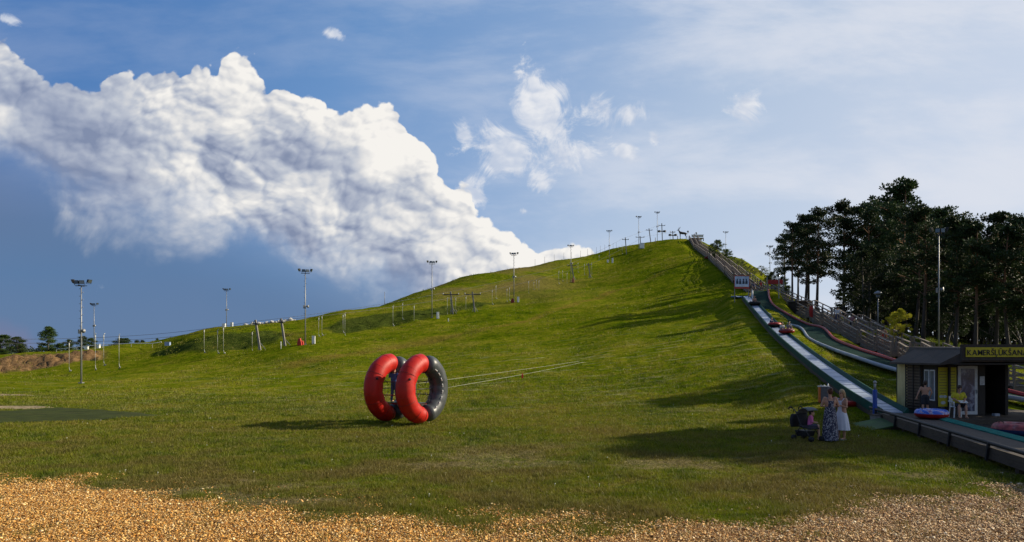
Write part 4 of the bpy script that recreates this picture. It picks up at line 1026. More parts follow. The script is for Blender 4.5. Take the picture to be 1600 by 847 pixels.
# ------------------------------------------------------------------ drag lift: pylons, cables, tow bars
M_WOODG = mat_wood('grey_timber', (.17, .155, .135), (.30, .275, .24), axis=2)
def pylon(X, d, top, lean, label, arm=True, braces=True, wide=1.5, drums=False):
    g_ = G(X, d); hh = CAMZ + (HY - top) / F * d - g_.z; lx = lean / F * d
    t = thing('lift_pylon', g_, 0, label, 'lift pylon', 'pylons of the drag lift')
    p = MB(); p.beam((0, 0, -.3), (lx, 0, hh), .26, .26, up=(0, 1, 0)); p.build('post', M_WOODG, t, bevel=.02)
    if braces:
        b = MB(); b.beam((lx * .25, 0, hh * .28), (.75, .5, -.2), .07, .07); b.beam((lx * .25, 0, hh * .28), (-.6, .6, -.2), .07, .07); b.build('brace', M_GALV, t)
    za = hh * .87; xa = lx * .87
    if arm:
        a = MB(); a.beam((xa - wide, -.1, za), (xa + wide, -.1, za), .12, .16); a.build('cross_arm', M_STEELD, t)
        for sgn in (-1, 1):
            w_ = MB(); w_.smooth = True
            for q_ in (-.22, .22):
                c = Vector((xa + sgn * (wide - .1), -.1 + q_, za + .12)); w_.tube([c + Vector((-.05, 0, 0)), c + Vector((.05, 0, 0))], .17, 12)
            w_.beam((xa + sgn * (wide - .1), -.5, za + .02), (xa + sgn * (wide - .1), .3, za + .02), .08, .10)
            w_.build('sheave', M_GALV, t)
    if drums:
        a = MB(); a.beam((xa - 1.3, -.1, hh * .55), (xa + 1.3, -.1, hh * .55), .2, .3); a.build('spindle_arm', M_STEELD, t)
        w_ = MB(); w_.smooth = True; w_.lathe((xa - 1.0, -.1, hh * .5), [(.5, 0), (.65, .08), (.5, .2), (.5, .45), (.62, .6)], 12); w_.build('bull_wheel', M_STEELD, t); w_ = MB(); w_.smooth = True; w_.lathe((xa + 1.0, -.1, hh * .5), [(.5, 0), (.65, .08), (.5, .2), (.5, .45), (.62, .6)], 12); w_.build('bull_wheel', M_STEELD, t)
    return g_ + Vector((xa - wide + .1, -.1, za + .3)), g_ + Vector((xa + wide - .1, -.1, za + .3))
PY = [pylon(407, 97, 500, -8, 'lower leaning lift pylon left of the knoll bank with a side strut', arm=True, wide=.5),
      pylon(446, 95.5, 498, -7, 'leaning lift pylon with two struts left of the red pad', arm=True, wide=.45),
      pylon(708, 128, 456, -4, 'lift pylon with long cross arm right of the mast by the rough bank', wide=1.5),
      pylon(742, 128.5, 456, -4, 'lift pylon with white rollers on its right arm', wide=1.5),
      pylon(897, 189, 412, -4, 'lift pylon half hidden behind the mast with the orange pad', wide=1.2),
      pylon(922.5, 192, 411, -3, 'slim leaning lift pylon right of the mast with the orange pad', wide=.7),
      pylon(979, 236, 371, -2, 'lift pylon with cross arm on the ridge left of the white cabinet mast', wide=1.1, braces=False),
      pylon(1001, 246, 369, -1, 'lift pylon crossing behind the mast with one white cabinet', wide=1.5, braces=False),
      pylon(1017, 250, 357, -3, 'dark lift pylon with cross arm between the two hilltop masts', wide=1.1, braces=False),
      pylon(1035, 256, 349, -1, 'tallest lift pylon with two cross arms on the hilltop', wide=1.2, braces=False, drums=True),
      pylon(1052, 256, 361, -1, 'broad low end pylon of the lift beside the deer', wide=.9, braces=False, drums=True)]
def cable(label, pts, r=.022, nsag=.35):
    mb = MB(); mb.smooth = True; al = []
    for a, b in zip(pts[:-1], pts[1:]):
        s_ = sag(a, b, nsag * min(1, (b - a).length / 40), 6); al += s_[:-1] if b is not pts[-1] else s_
    mb.tube(al, r, 5); o = mb.build('lift_cable', M_STEELD); tag(o, label, 'cable', 'lift cables')
start = [at(-90, 528, 74), at(108, 529, 85), at(262, 520.5, 93)]
cable('upper lift cable coming from the left edge over the first pylons', start + [PY[0][0], PY[2][0], PY[4][0], PY[6][0], PY[9][0]])
cable('second lift cable hanging beside the first one', [p + Vector((.5, .6, -.45)) for p in start] + [PY[1][1], PY[3][1], PY[5][1], PY[7][1], PY[10][1]])
def make_bar(label):
    t = thing('tow_bar', (0, 0, 0), 0, label, 'tow bar', 'tow bars hanging on the lift')
    h_ = MB(); h_.smooth = True; h_.tube([(0, 0, -.62), (0, 0, -.05)], [.055, .065], 8); h_.tube([(0, 0, -.05), (.05, 0, .08), (.16, 0, .13)], .035, 6); h_.build('spring_box', mat_plain('pale_casing', (.48, .48, .44), .6), t)
    p = MB(); p.smooth = True; p.tube([(0, 0, -2.85), (0, 0, -.6)], .021, 6); p.tube([(0, 0, -2.8), (.06, 0, -3.05), (.15, 0, -3.2)], .034, 6); p.build('rod', mat_plain('pale_rod', (.40, .40, .36), .5), t)
    s_ = MB(); s_.smooth = True; s_.tube([(.02, 0, -3.26), (.28, 0, -3.14)], [.07, .05], 8); s_.build('grip', M_GALV, t)
    return t
D_AT = lambda X: float(np.interp(X, [108, 186, 319, 407, 500, 540, 614, 647, 705, 775, 841, 880, 924, 972], [85, 92, 97, 98, 104, 107, 117, 121, 128, 142, 163, 182, 196, 228]))
BARS = [(108, 535, 581, 'lone tow bar left of the nearest mast before the sand heap'), (149, 523, 579, 'tow bar with a curved foot just right of the nearest mast'), (162, 523, 572, 'tow bar third from the left edge before the sand heap'), (186, 524, 576, 'tow bar at the right end of the sand heap'),
        (319, 515, 552, 'tow bar alone before the dark knoll bank'), (340, 516, 553, 'left one of the close pair of tow bars before the knoll'), (349, 512, 553, 'right one of the close pair of tow bars before the knoll'), (394, 519, 550, 'tow bar just left of the lower leaning pylon'),
        (498, 496, 527, 'left tow bar of the pair right of the white cabinet below the stones'), (503, 494, 525, 'right tow bar of the pair right of the white cabinet below the stones'), (536, 492, 521, 'tow bar touching its twin at the start of the rough bank, left one'), (539, 490, 527, 'longer tow bar of the twins at the start of the rough bank'),
        (614, 478, 510, 'tow bar at the middle of the rough bank, lowest of three'), (629, 474, 500, 'short tow bar highest on the rough bank'), (647, 478, 508, 'tow bar just left of the mast by the rough bank'), (699, 466, 493, 'tow bar left under the long pylon arm'), (704, 466, 488, 'tow bar close behind the pylon with the long arm'), (712, 466, 487, 'thin tow bar right of the pylon with the long arm'),
        (728, 464, 489, 'tow bar between the two pylons with long arms'), (769, 454, 476, 'lower tow bar of two left of the dark red pad'), (775, 447, 467, 'upper tow bar of two left of the dark red pad'), (792, 452, 472, 'tow bar just left of the dark red pad'), (796, 450, 470, 'tow bar touching the mast above the dark red pad'),
        (826, 440, 460, 'first tow bar right of the mast with the dark red pad'), (834, 441, 453, 'short tow bar second right of the mast with the dark red pad'), (838, 438, 450, 'short high tow bar third right of the mast with the dark red pad'), (842, 439, 459, 'fourth tow bar right of the mast with the dark red pad'),
        (873, 424, 444, 'tow bar farthest left of the mast with the orange pad'), (879, 423, 440, 'middle tow bar left of the mast with the orange pad'), (886, 427, 444, 'tow bar closest to the mast with the orange pad'), (903, 411, 426, 'tow bar above the orange pad on its right'), (913, 413, 430, 'tow bar left of the slim leaning pylon'),
        (924.5, 411, 429, 'tow bar right of the slim leaning pylon'), (936, 399, 407, 'small tow bar left of the mast with two white boxes'), (966, 385, 391, 'tiny tow bar on the ridge left of the first hilltop pylon'), (972, 383, 397, 'tow bar beside the first hilltop pylon')]
bar0 = make_bar(BARS[0][3])
for i, (X, yt, yb, lb) in enumerate(BARS):
    d = D_AT(X); a = at(X, yt, d); ln = (yb - yt) / F * d; s_ = ln / 3.3
    if i == 0: bar0.location = a; bar0.scale = (1, 1, s_)
    else: copy_thing(bar0, a, R(random.Random(i).uniform(-50, 50)), lb, scale=(1.0, 1.0, s_))

# ------------------------------------------------------------------ cabinets, pads, posts, stones on the hill
def cabinet(X, yb, d, w, h_, label, tilt=0, mat=M_WHITE, group='white cabinets on the hill'):
    g_ = G(X, d); t = thing('cabinet', g_, R(tilt), label, 'cabinet', group)
    b = MB(); b.box((0, 0, h_ / 2), (w, w * .7, h_)); b.build('housing', mat, t, bevel=.03)
    r_ = MB(); r_.box((0, 0, h_ + .03), (w * 1.08, w * .78, .06)); r_.build('lid', mat, t, bevel=.015)
    dr = MB(); dr.box((0, -w * .35 - .012, h_ * .5), (w * .8, .02, h_ * .82)); dr.box((w * .3, -w * .35 - .03, h_ * .5), (.03, .03, .12)); dr.build('door', mat, t)
for a in [(135, 0, 150, .75, .9, 'left white cabinet behind the nearest mast', 10), (154, 0, 160, .7, 1.0, 'white cabinet right of the small distant mast', -10), (490, 0, 95.5, .42, 1.05, 'white upright cabinet right of the red pad', 5), (684, 0, 122, .42, 1.1, 'leaning white cabinet right of the mast by the rough bank', 15),
          (809.5, 0, 146, .42, 1.1, 'white cabinet right of the dark red pad', 0), (957, 0, 226, .5, 1.5, 'white box right of the mast near the ridge', 0), (949.5, 0, 228, .5, .9, 'short white box left of the mast near the ridge', 0), (1003, 0, 238, 1.4, 1.8, 'stout white cabinet under the hilltop mast', 0),
          (350, 0, 135, .6, .8, 'small white cabinet left of the mast behind the knoll', 0), (362, 0, 140, .5, .9, 'small white cabinet right of the mast behind the knoll', 0), (700.5, 0, 118, .15, .5, 'tiny pale peg box on the terrace', 0)]: cabinet(a[0], 0, a[2], a[3], a[4], a[5], a[6])
def pad(X, d, w, h_, col, label):
    g_ = G(X, d); m_ = mat_plain('pad_vinyl', col, .6, var=.25, scale=3)
    b = MB()
    poly = [(-w / 2, 0), (w / 2, 0), (w * .35, h_ * .55), (w * .12, h_), (-w * .3, h_ * .9), (-w * .5, h_ * .35)]
    b.prism(poly, -.22, .22); o = b.build('protective_pad', m_, bevel=.05); o.location = g_ + Vector((0, 0, -.02)); tag(o, label, 'pad', 'protective pads at mast feet')
    return o
pad(468.5, 94.5, .62, 1.0, (.42, .035, .02), 'upright red pad at the foot of the mast below the stones'); pad(473, 94.8, .36, .62, (.44, .04, .02), 'smaller red pad leaning on the big red one')
pad(801, 146, .75, .95, (.26, .02, .02), 'dark red pad at the foot of the mast midway up'); pad(895.5, 185, .7, 1.3, (.42, .14, .07), 'faded orange pad at the foot of a mast')
pb = MB(); pb.box((0, 0, .30), (.9, .5, .6)); pb.box((0, 0, .64), (.96, .56, .08)); o = pb.build('supply_box', mat_plain('blue_white', (.30, .38, .55), .5), bevel=.04); o.location = G(262, 125); tag(o, 'small blue and white box on the knoll shoulder', 'box')
def post(X, d, h_, label, group, mat=M_WOODG, r=.05, lean=0):
    g_ = G(X, d); b = MB(); b.smooth = True; b.tube([(0, 0, -.2), (lean, 0, h_)], [r, r * .8], 7); b.ball((lean, 0, h_), r, 7); o = b.build('post', mat); o.location = g_; tag(o, label, 'post', group)
for k, X in enumerate([836, 851, 866, 881, 893, 907, 918, 925, 932, 938, 945, 958, 963]):
    post(X, float(np.interp(X, [836, 892, 958], [228, 240, 256])), 2.3, 'thin dark snow fence post along the far ridge left of the hilltop masts', 'snow fence posts on the far ridge', M_STEELD, .045)
post(601, 174, 3.4, 'single tall post on the skyline left of the mast by the rough bank', None, M_GALV, .07)
post(1024, 245, 1.6, 'short stub post left of the tallest lift pylon', None, M_WOODG, .12); post(1047, 250, 3.0, 'slim post left of the broad end pylon', None, M_GALV, .05); post(1059, 246, 1.0, 'low stub post left of the deer', None, M_WOODG, .16)
post(439, 93, .9, 'short white marker post between the leaning pylons', None, M_WHITE, .05)
M_STONE = mat_plain('pale_stone', (.46, .44, .40), .85, var=.2, scale=2.5, bump=.5, bscale=4)
rs = random.Random(12)
for k, (X, w) in enumerate([(384, .9), (388, .6), (393, .8), (401, .7), (405, 1.0), (410, .7), (416, .9), (421, .7), (425, 1.1), (430, .8), (446, 1.0), (450, .8), (454, 1.3), (460, .7)]):
    b = MB(); b.ball((0, 0, w * .28), w * .5, 9, (1, .8, .62)); d = float(np.interp(X, [380, 460], [136, 139]))
    for i, v_ in enumerate(b.v):
        q_ = 1 + .28 * mnoise.noise(Vector(v_) * 2.2 + Vector((k * 3.1, 0, 0))); b.v[i] = (v_[0] * q_, v_[1] * q_, v_[2] * q_)
    o = b.build('boulder', M_STONE); o.location = G(X, d); o.rotation_euler = (0, 0, k); tag(o, 'pale boulder in the row along the ridge behind the leaning pylons', 'boulder', 'boulders along the ridge')
# pipe rail above the sand heap
pr = MB(); pr.smooth = True
pts = [G(X, d, .75) for X, d in ((88, 150), (120, 146), (160, 142), (205, 140), (238, 138), (252, 136))]
pr.tube(pts, .07, 8)
o = pr.build('handrail', M_WHITE); tag(o, 'long pale pipe rail running above the sand heap', 'rail')
for k, p in enumerate(pts[:-1]):
    b = MB(); b.tube([p, p - Vector((0, 0, 1.1))], .05, 6); b.build('rail_post', M_GALV, o)

# ------------------------------------------------------------------ slides
M_GREEN = mat_plain('green_side', (.008, .058, .042), .7, spec=.15, var=.25, scale=2, bump=.2, bscale=15, dirt=(.05, .08, .05))
M_LANE = mat_plain('pale_slide_mat', (.30, .35, .45), .40, var=.12, scale=1.2, bump=.2, bscale=12, dirt=(.18, .22, .30))
M_DKGREEN = mat_plain('dark_green_mat', (.004, .024, .019), .9, spec=.05, var=.3, scale=1.5, bump=.4, bscale=30, dirt=(.010, .036, .028))
M_REDW = mat_plain('red_bumper', (.30, .010, .008), .5, var=.15, scale=2)
M_PALE = mat_plain('pale_bumper', (.30, .32, .35), .5, var=.2, scale=1.0, dirt=(.22, .24, .28))
M_BOARD = mat_wood('weathered_boards', (.036, .024, .016), (.075, .052, .034), axis=1)
M_TIMB = mat_wood('stair_timber', (.16, .125, .092), (.27, .215, .165), axis=1)
def smooth_line(pts, n=6):
    out = []
    for i in range(len(pts) - 1):
        p0 = pts[max(i - 1, 0)]; p1 = pts[i]; p2_ = pts[i + 1]; p3 = pts[min(i + 2, len(pts) - 1)]
        for k in range(n):
            t = k / n
            out.append(.5 * ((2 * p1) + (-p0 + p2_) * t + (2 * p0 - 5 * p1 + 4 * p2_ - p3) * t * t + (-p0 + 3 * p1 - 3 * p2_ + p3) * t ** 3))
    out.append(pts[-1]); return out
def sweep(line, prof, name, mat, parent, closed=True):
    """closed cross-section (across, up) swept along a line, across is horizontal"""
    mb = MB(); vs = []; fs = []; m = len(prof)
    for i, p in enumerate(line):
        d = line[min(i + 1, len(line) - 1)] - line[max(i - 1, 0)]; d.z = 0; d.normalize(); a = Vector((-d.y, d.x, 0))
        for s_, u_ in prof: vs.append(p + a * s_ + Vector((0, 0, u_)))
    for i in range(len(line) - 1):
        for k in range(m): fs.append((i * m + k, (i + 1) * m + k, (i + 1) * m + (k + 1) % m, i * m + (k + 1) % m))
    fs.append(tuple(range(m))); fs.append(tuple((len(line) - 1) * m + k for k in range(m)))
    mb.add(vs, fs); return mb.build(name, mat, parent)
LA = smooth_line(LANE_A[1:], 6)
# the line runs down the hill: +across is on the viewer's right
sl = thing('tubing_slide', LA[-1], 0, 'long straight slide with pale lane and dark green sides', 'slide')
LAl = [p - LA[-1] for p in LA]
sweep(LAl, [(-.32, -.02), (.32, -.02), (.32, .03), (-.32, .03)], 'slide_lane', M_LANE, sl)
for s_ in (-1, 1):
    sweep(LAl, [(s_ * .325, -.03), (s_ * .38, .02), (s_ * .50, .17), (s_ * .56, .17), (s_ * .56, -.20), (s_ * .48, -.20)], 'side_wall', M_GREEN, sl)
    sweep(LAl, [(s_ * .47, -.55), (s_ * .545, -.55), (s_ * .545, -.205), (s_ * .47, -.205)], 'side_board', M_BOARD, sl)
jt = MB()
for i in range(1, len(LAl) - 1, 1):
    p = LAl[i]; d = (LAl[i + 1] - LAl[i - 1]); d.z = 0; d.normalize(); a = Vector((-d.y, d.x, 0))
    jt.beam(p - a * .31 + Vector((0, 0, .034)), p + a * .31 + Vector((0, 0, .034)), .05, .012)
jt.build('lane_joints', M_PALE, sl)
LB = smooth_line(LANE_B[1:], 7)
sb = thing('winding_slide', LB[-1], 0, 'winding green slide with red bumper on one side', 'slide')
LBl = [p - LB[-1] for p in LB]
sweep(LBl, [(-.85, -.02), (.85, -.02), (.85, .06), (-.85, .06)], 'slide_lane', M_DKGREEN, sb)
def bump_prof(c, r, z0=-.1):
    return [(c + r * math.cos(2 * PI * k / 10), z0 + r * 1.15 + r * 1.15 * math.sin(2 * PI * k / 10)) for k in range(10)]
sweep(LBl, bump_prof(.93, .11, -.02), 'red_bumper', M_REDW, sb)
sweep(LBl, bump_prof(-.93, .11, -.02), 'pale_bumper', M_PALE, sb)
# wooden start hut frame and net at the head of the slides
gt_ = thing('start_gate', G(1196, 90), R(-10), 'low dark red start gate at the head of the winding slide', 'gate')
b = MB(); b.box((1.2, 0, 1.1), (1.8, .12, .55)); b.build('red_banner', M_REDW, gt_, bevel=.02)
for x in (.2, 2.2):
    b = MB(); b.box((x, 0, .8), (.14, .14, 1.9)); b.build('post', M_WOODG, gt_)
b = MB(); b.box((1.2, .07, .45), (2.0, .05, .12)); b.build('rail', M_WOODG, gt_)
# blue sledge mats stack and board sign at the head of the straight slide
g_ = G(1155.5, 87); o = thing('sledge', g_ + Vector((0, 0, .05)), R(25), 'blue and white sledge lying left of the straight slide head', 'sledge')
b = MB(); b.smooth = False; b.prism([(-1.0, .12), (-.8, .02), (.8, 0), (1.0, .18), (.95, .26), (.75, .10), (-.75, .12), (-.95, .2)], -.45, .45); b.build('hull', mat_plain('sledge_blue', (.10, .22, .50), .4), o, bevel=.02)
b = MB(); b.box((0, 0, .15), (1.2, .5, .06)); b.build('seat_pad', mat_plain('sledge_white', (.6, .65, .7), .5), o, bevel=.02)
bd = thing('picture_board', G(1159, 84), R(3), 'framed picture board with four dark figures at the slide head', 'board sign')
gz = bd.location.z; zb, zt = zz(449, 84) - gz, zz(431.5, 84) - gz
b = MB(); b.box((0, 0, (zb + zt) / 2), (1.75, .06, zt - zb)); b.build('panel', mat_plain('board_sky', (.42, .52, .66), .5, var=.2, scale=1.5), bd)
b = MB(); b.box((0, -.045, zb - .06), (1.85, .04, .22)); b.box((0, -.045, zt + .03), (1.85, .04, .08)); b.box((-.9, -.045, (zb + zt) / 2), (.05, .04, zt - zb)); b.box((.9, -.045, (zb + zt) / 2), (.05, .04, zt - zb)); b.build('red_frame', mat_plain('board_red', (.42, .05, .03), .5), bd)
for x in (-.56, -.2, .2, .56):
    b = MB(); b.smooth = True; zc = (zb + zt) / 2
    b.prism([(x - .13, zc - .25), (x + .13, zc - .25), (x + .12, zc + .05), (x + .06, zc + .18), (x - .06, zc + .18), (x - .12, zc + .05)], -.052, -.034)
    b.prism([(x + .08 * math.cos(2 * PI * k / 10), zc + .27 + .09 * math.sin(2 * PI * k / 10)) for k in range(10)], -.052, -.034); b.build('painted_figure', mat_plain('figure_dark', (.05, .06, .09), .6), bd)
b = MB(); b.prism([(-.8, zb + .1), (.8, zb + .06), (.8, zb + .22), (.4, zb + .34), (.0, zb + .2), (-.4, zb + .36), (-.8, zb + .2)], -.046, -.034); b.build('painted_ground', mat_plain('board_pale', (.6, .65, .7), .5), bd)
for x in (-.85, .85):
    b = MB(); b.box((x, .06, zb / 2), (.09, .09, zb + .8)); b.build('post', M_WOODG, bd)

# ------------------------------------------------------------------ long timber stairs
st = thing('timber_stairs', STAIR[-1], 0, 'long weathered timber stairway with railings climbing to the hilltop', 'stairway')
SL = [p - STAIR[-1] for p in STAIR]
def flight(par, a, b, w=2.6, rails=3, detail=True, step=.30):
    """one straight flight from a (upper) to b (lower)"""
    d = b - a; hd_ = Vector((d.x, d.y, 0)); L = hd_.length; hd_.normalize(); ac = Vector((-hd_.y, hd_.x, 0))
    # flat landing for the first metre, then steps
    tr = MB(); n = max(3, int(L / step)); n = min(n, 150)
    for i in range(n):
        p = a + d * ((i + .5) / n)
        tr.beam(p - ac * w / 2, p + ac * w / 2, L / n * .92, .06)
    tr.build('treads', M_TIMB, par)
    sg_ = MB()
    for s_ in (-w / 2, 0, w / 2): sg_.beam(a + ac * s_ - ZZ * .20, b + ac * s_ - ZZ * .20, .09, .28)
    m = max(2, int(L / 2.6))
    for i in range(m + 1):
        p = a + d * (i / m)
        for s_ in (-w / 2, w / 2):
            sg_.beam(p + ac * s_ - ZZ * .3, p + ac * s_ - ZZ * 1.9, .12, .12, up=(0, 1, 0))
        if i < m:
            q_ = a + d * ((i + 1) / m); sg_.beam(p + ac * w / 2 - ZZ * 1.3, q_ + ac * w / 2 - ZZ * .35, .05, .10)
    sg_.build('stringer', M_TIMB, par)
    for s_ in ((-w / 2, 0, w / 2) if rails == 3 else (-w / 2, w / 2)):
        r_ = MB()
        r_.beam(a + ac * s_ + ZZ * 1.05, b + ac * s_ + ZZ * 1.05, .14, .07); r_.beam(a + ac * s_ + ZZ * .62, b + ac * s_ + ZZ * .62, .04, .11)
        r_.beam(a + ac * s_ + ZZ * .28, b + ac * s_ + ZZ * .28, .04, .11)
        mm = max(2, int(L / 1.9))
        for i in range(mm + 1):
            p = a + d * (i / mm); r_.beam(p + ac * s_ - ZZ * .3, p + ac * s_ + ZZ * 1.05, .10, .10, up=(0, 1, 0))
        r_.build('railing', M_TIMB, par)
for i, (a, b) in enumerate(zip(SL[:-1], SL[1:])):
    # flights step down in two runs with a short level landing between them
    n = 1 if i < 9 else 1
    d = b - a; hz = Vector((d.x, d.y, 0)).normalized() * min(1.6, d.length * .2)
    a2 = a + hz
    flight(st, a2, b)
    lm = MB(); ac = Vector((-hz.y, hz.x, 0)).normalized()
    lm.hexa([a - ac * 1.45 - ZZ * .08, a2 - ac * 1.45 - ZZ * .08, a2 + ac * 1.45 - ZZ * .08, a + ac * 1.45 - ZZ * .08, a - ac * 1.45, a2 - ac * 1.45, a2 + ac * 1.45, a + ac * 1.45])
    for s_ in (-1.35, 1.35):
        lm.beam(a + ac * s_ + ZZ * 1.05, a2 + ac * s_ + ZZ * 1.05, .12, .07); lm.beam(a + ac * s_ + ZZ * .55, a2 + ac * s_ + ZZ * .55, .04, .10); lm.beam(a + ac * s_ - ZZ * 1.8, a + ac * s_ + ZZ * 1.05, .13, .13, up=(0, 1, 0))
    lm.build('landing', M_TIMB, st)
# side stair with its own deck behind the main stairs, and the lower deck
def deck(name, label, pts_rail, base, legs=True):
    t = thing(name, base, 0, label, 'wooden deck'); P_ = [p - Vector(base) for p in pts_rail]
    for a, b in zip(P_[:-1], P_[1:]): flight(t, a, b, w=1.5, rails=2)
    return t
deck('side_stairs', 'short side stairs with railings behind the main timber stairway', [at(1330, 507, 74), at(1340, 508, 73), at(1366, 523, 71), at(1376, 524, 70.5)], at(1376, 524, 70.5))
deck('side_deck', 'level railed walkway at the foot of the main timber stairway', [at(1422, 557, 52), at(1436, 566, 49.5), at(1478, 566, 48.5)], at(1478, 566, 48.5))
deck('upper_deck', 'small railed platform behind the stair foot left of the roof', [at(1432, 556, 58), at(1458, 556, 57.5), at(1478, 565, 55), at(1500, 565, 54.5)], at(1500, 565, 54.5))
deck('rear_stairs', 'white railed stairs seen through the gap right of the hut', [at(1545, 590, 47), at(1580, 603, 42), at(1660, 603, 41)], at(1660, 603, 41))
bp = thing('timber_hut', G(1249, 84), R(20), 'small dark boarded shed under the stairs', 'shed')
b = MB(); b.box((0, 0, .8), (1.9, 1.6, 1.7)); b.build('wall', M_BOARD, bp)
b = MB(); b.box((0, 0, 1.7), (2.2, 1.9, .1)); b.build('roof', M_TIMB, bp)
for k in range(4):
    b = MB(); b.box((0, -.82, .3 + k * .35), (1.9, .04, .05)); b.build('batten', M_TIMB, bp)
# red pennant post
t = thing('pennant_post', G(1270, 76), 0, 'red pennant on a post left of the stairs', 'pennant'); b = MB(); b.tube([(0, 0, -.2), (0, 0, 2.7)], .05, 8); b.build('post', M_GALV, t)
b = MB(); b.prism([(-.02, .9), (-.02, 2.2), (-.38, 2.1), (-.42, 1.6), (-.36, 1.0)], -.09, -.03); b.build('pennant', M_REDW, t)
t = thing('marker_post', G(1217, 84), 0, 'thin grey post before the upper stair railing', 'post'); b = MB(); b.tube([(0, 0, -.2), (0, 0, 2.3)], .06, 8); b.build('post', M_GALV, t); b = MB(); b.ball((0, 0, 2.3), .08, 8); b.build('cap', M_GALV, t)
# hilltop platform
tp = thing('lookout_platform', G(1088, 241), 0, 'timber lookout platform with a pale barrier on the hilltop', 'platform')
b = MB(); b.box((0, 0, .9), (4.2, 3.0, .2)); b.build('deck', M_TIMB, tp)
b = MB()
for x in (-2, 0, 2):
    for y in (-1.4, 1.4): b.box((x, y, .4), (.25, .25, 1.0))
b.build('leg', M_TIMB, tp)
b = MB(); b.box((0, -1.45, 1.55), (4.0, .08, .7)); b.build('barrier', mat_plain('pale_barrier', (.5, .5, .46), .7), tp)
b = MB(); b.beam((-2.1, -1.5, 2.0), (2.1, -1.5, 2.0), .1, .1); b.beam((2.1, -1.5, 2.0), (2.1, 1.5, 2.0), .1, .1); b.build('railing', M_TIMB, tp)

# ------------------------------------------------------------------ run-out lane of the straight slide
ro = thing('run_out_lane', (16.1, 29.5, 0), 0, 'raised wooden run-out lane with black pipe rail in the shade', 'wooden lane')
RO0, RO1 = Vector((0, 0, .42)), Vector((-3.6, -15.5, .30))
dv = (RO1 - RO0); ac = Vector((-dv.y, dv.x, 0)).normalized()          # ac points to the viewer's right
WL = .95
b = MB(); n = 90
for i in range(n):
    p = RO0 + dv * ((i + .5) / n); b.beam(p - ac * WL, p + ac * WL, dv.length / n * .93, .05)
b.build('floor_boards', M_BOARD, ro)
b = MB()
for k, z in enumerate((.06, -.10)): b.beam(RO0 - ac * (WL + .05) + ZZ * z, RO1 - ac * (WL + .05) + ZZ * z, .05, .155)
b.build('side_board', M_BOARD, ro)
b = MB(); b.smooth = True; b.tube([RO0 - ac * (WL + .05) + ZZ * .24 + dv * (i / 12) for i in range(13)], .055, 10); b.build('pipe_rail', M_BLACK, ro)
for i in range(6):
    p = RO0 + dv * ((i + .4) / 6) - ac * (WL + .10)
    k_ = MB(); k_.beam(p + ZZ * .24, p + ac * -.05 - ZZ * .20, .07, .05, up=(0, 1, 0)); k_.build('rail_bracket', M_BLACK, ro)
for i in range(9):
    for s_ in (-1, 1):
        p = RO0 + dv * ((i + .3) / 9) + ac * s_ * (WL - .1)
        k_ = MB(); k_.box((p.x, p.y, p.z / 2 - .1), (.14, .14, p.z + .1)); k_.build('leg', M_BOARD, ro)
b = MB(); b.smooth = False
S0_ = RO0 + dv * .16
b.hexa([S0_ + ac * (WL - .26) + ZZ * .03, RO1 + ac * (WL - .26) + ZZ * .03, RO1 + ac * WL + ZZ * .03, S0_ + ac * WL + ZZ * .03, S0_ + ac * (WL - .26) + ZZ * .06, RO1 + ac * (WL - .26) + ZZ * .06, RO1 + ac * WL + ZZ * .12, S0_ + ac * WL + ZZ * .12])
b.build('green_strip', mat_plain('teal_mat', (.015, .15, .12), .8, spec=.1, var=.2, scale=3, bump=.4), ro)
t = thing('footing', (15.05, 28.1, 0), R(12), 'pale concrete footing at the foot of the straight slide', 'footing')
b = MB(); b.box((-.1, .2, .2), (.75, .6, .52)); b.build('block', mat_plain('concrete', (.20, .19, .17), .9, var=.2, scale=3, bump=.5), t, bevel=.02)
b = MB(); b.box((-.1, .2, .475), (.85, .7, .03)); b.build('cap', M_BOARD, t)
t = thing('mat_ramp', (13.9, 27.0, 0), R(8), 'low wooden ramp covered with olive green matting', 'ramp')
b = MB(); b.prism([(-1.15, .04), (1.1, .42), (1.1, .36), (-1.15, -.01)], -.9, .9); b.build('ramp_mat', mat_plain('olive_mat', (.045, .09, .025), .9, var=.25, scale=3, bump=.5, bscale=60), t)
b = MB(); b.prism([(-1.1, -.02), (1.08, -.02), (1.08, .355), ], -.86, .86); b.build('ramp_body', M_BOARD, t)
t = thing('padded_post', (14.95, 29.0, H(14.95, 29.0)), 0, 'blue padded post beside the straight slide', 'padded post')
b = MB(); b.smooth = True; b.lathe((0, 0, 0), [(.075, 0), (.09, .05), (.085, .8), (.09, 1.35), (.075, 1.42)], 14); b.build('blue_padding', mat_plain('blue_vinyl', (.015, .06, .30), .45), t)
b = MB(); b.smooth = True; b.tube([(0, 0, 1.4), (0, 0, 1.72)], [.05, .045], 8); b.ball((0, 0, 1.72), .075, 10); b.build('pole_top', M_GALV, t)
# control cabinet on the grass
t = thing('control_cabinet', G(1287, 33.6), R(-17), 'grey control cabinet with orange side standing on the grass', 'cabinet')
t.scale = (.64, .64, .72); b = MB(); b.box((.08, 0, .5), (.62, .6, 1.0)); b.build('housing', mat_plain('cab_grey', (.10, .10, .105), .6), t, bevel=.02)
b = MB(); b.box((-.30, 0, .5), (.12, .62, 1.02)); b.build('orange_side', mat_plain('orange_paint', (.50, .13, .02), .55), t, bevel=.015)
b = MB(); b.box((0, 0, 1.04), (.80, .66, .06)); b.build('top_shelf', M_PALE, t, bevel=.01)
b = MB(); b.smooth = True; b.tube([(.30, 0, 1.06), (.30, 0, 1.18), (.30, 0, 1.24)], [.05, .05, .025], 10); b.build('bottle', M_WHITE, t)
b = MB(); b.smooth = True; b.tube([(.05, .05, 1.06), (.05, .05, 1.14)], [.05, .06], 10); b.build('cup', M_WHITE, t)
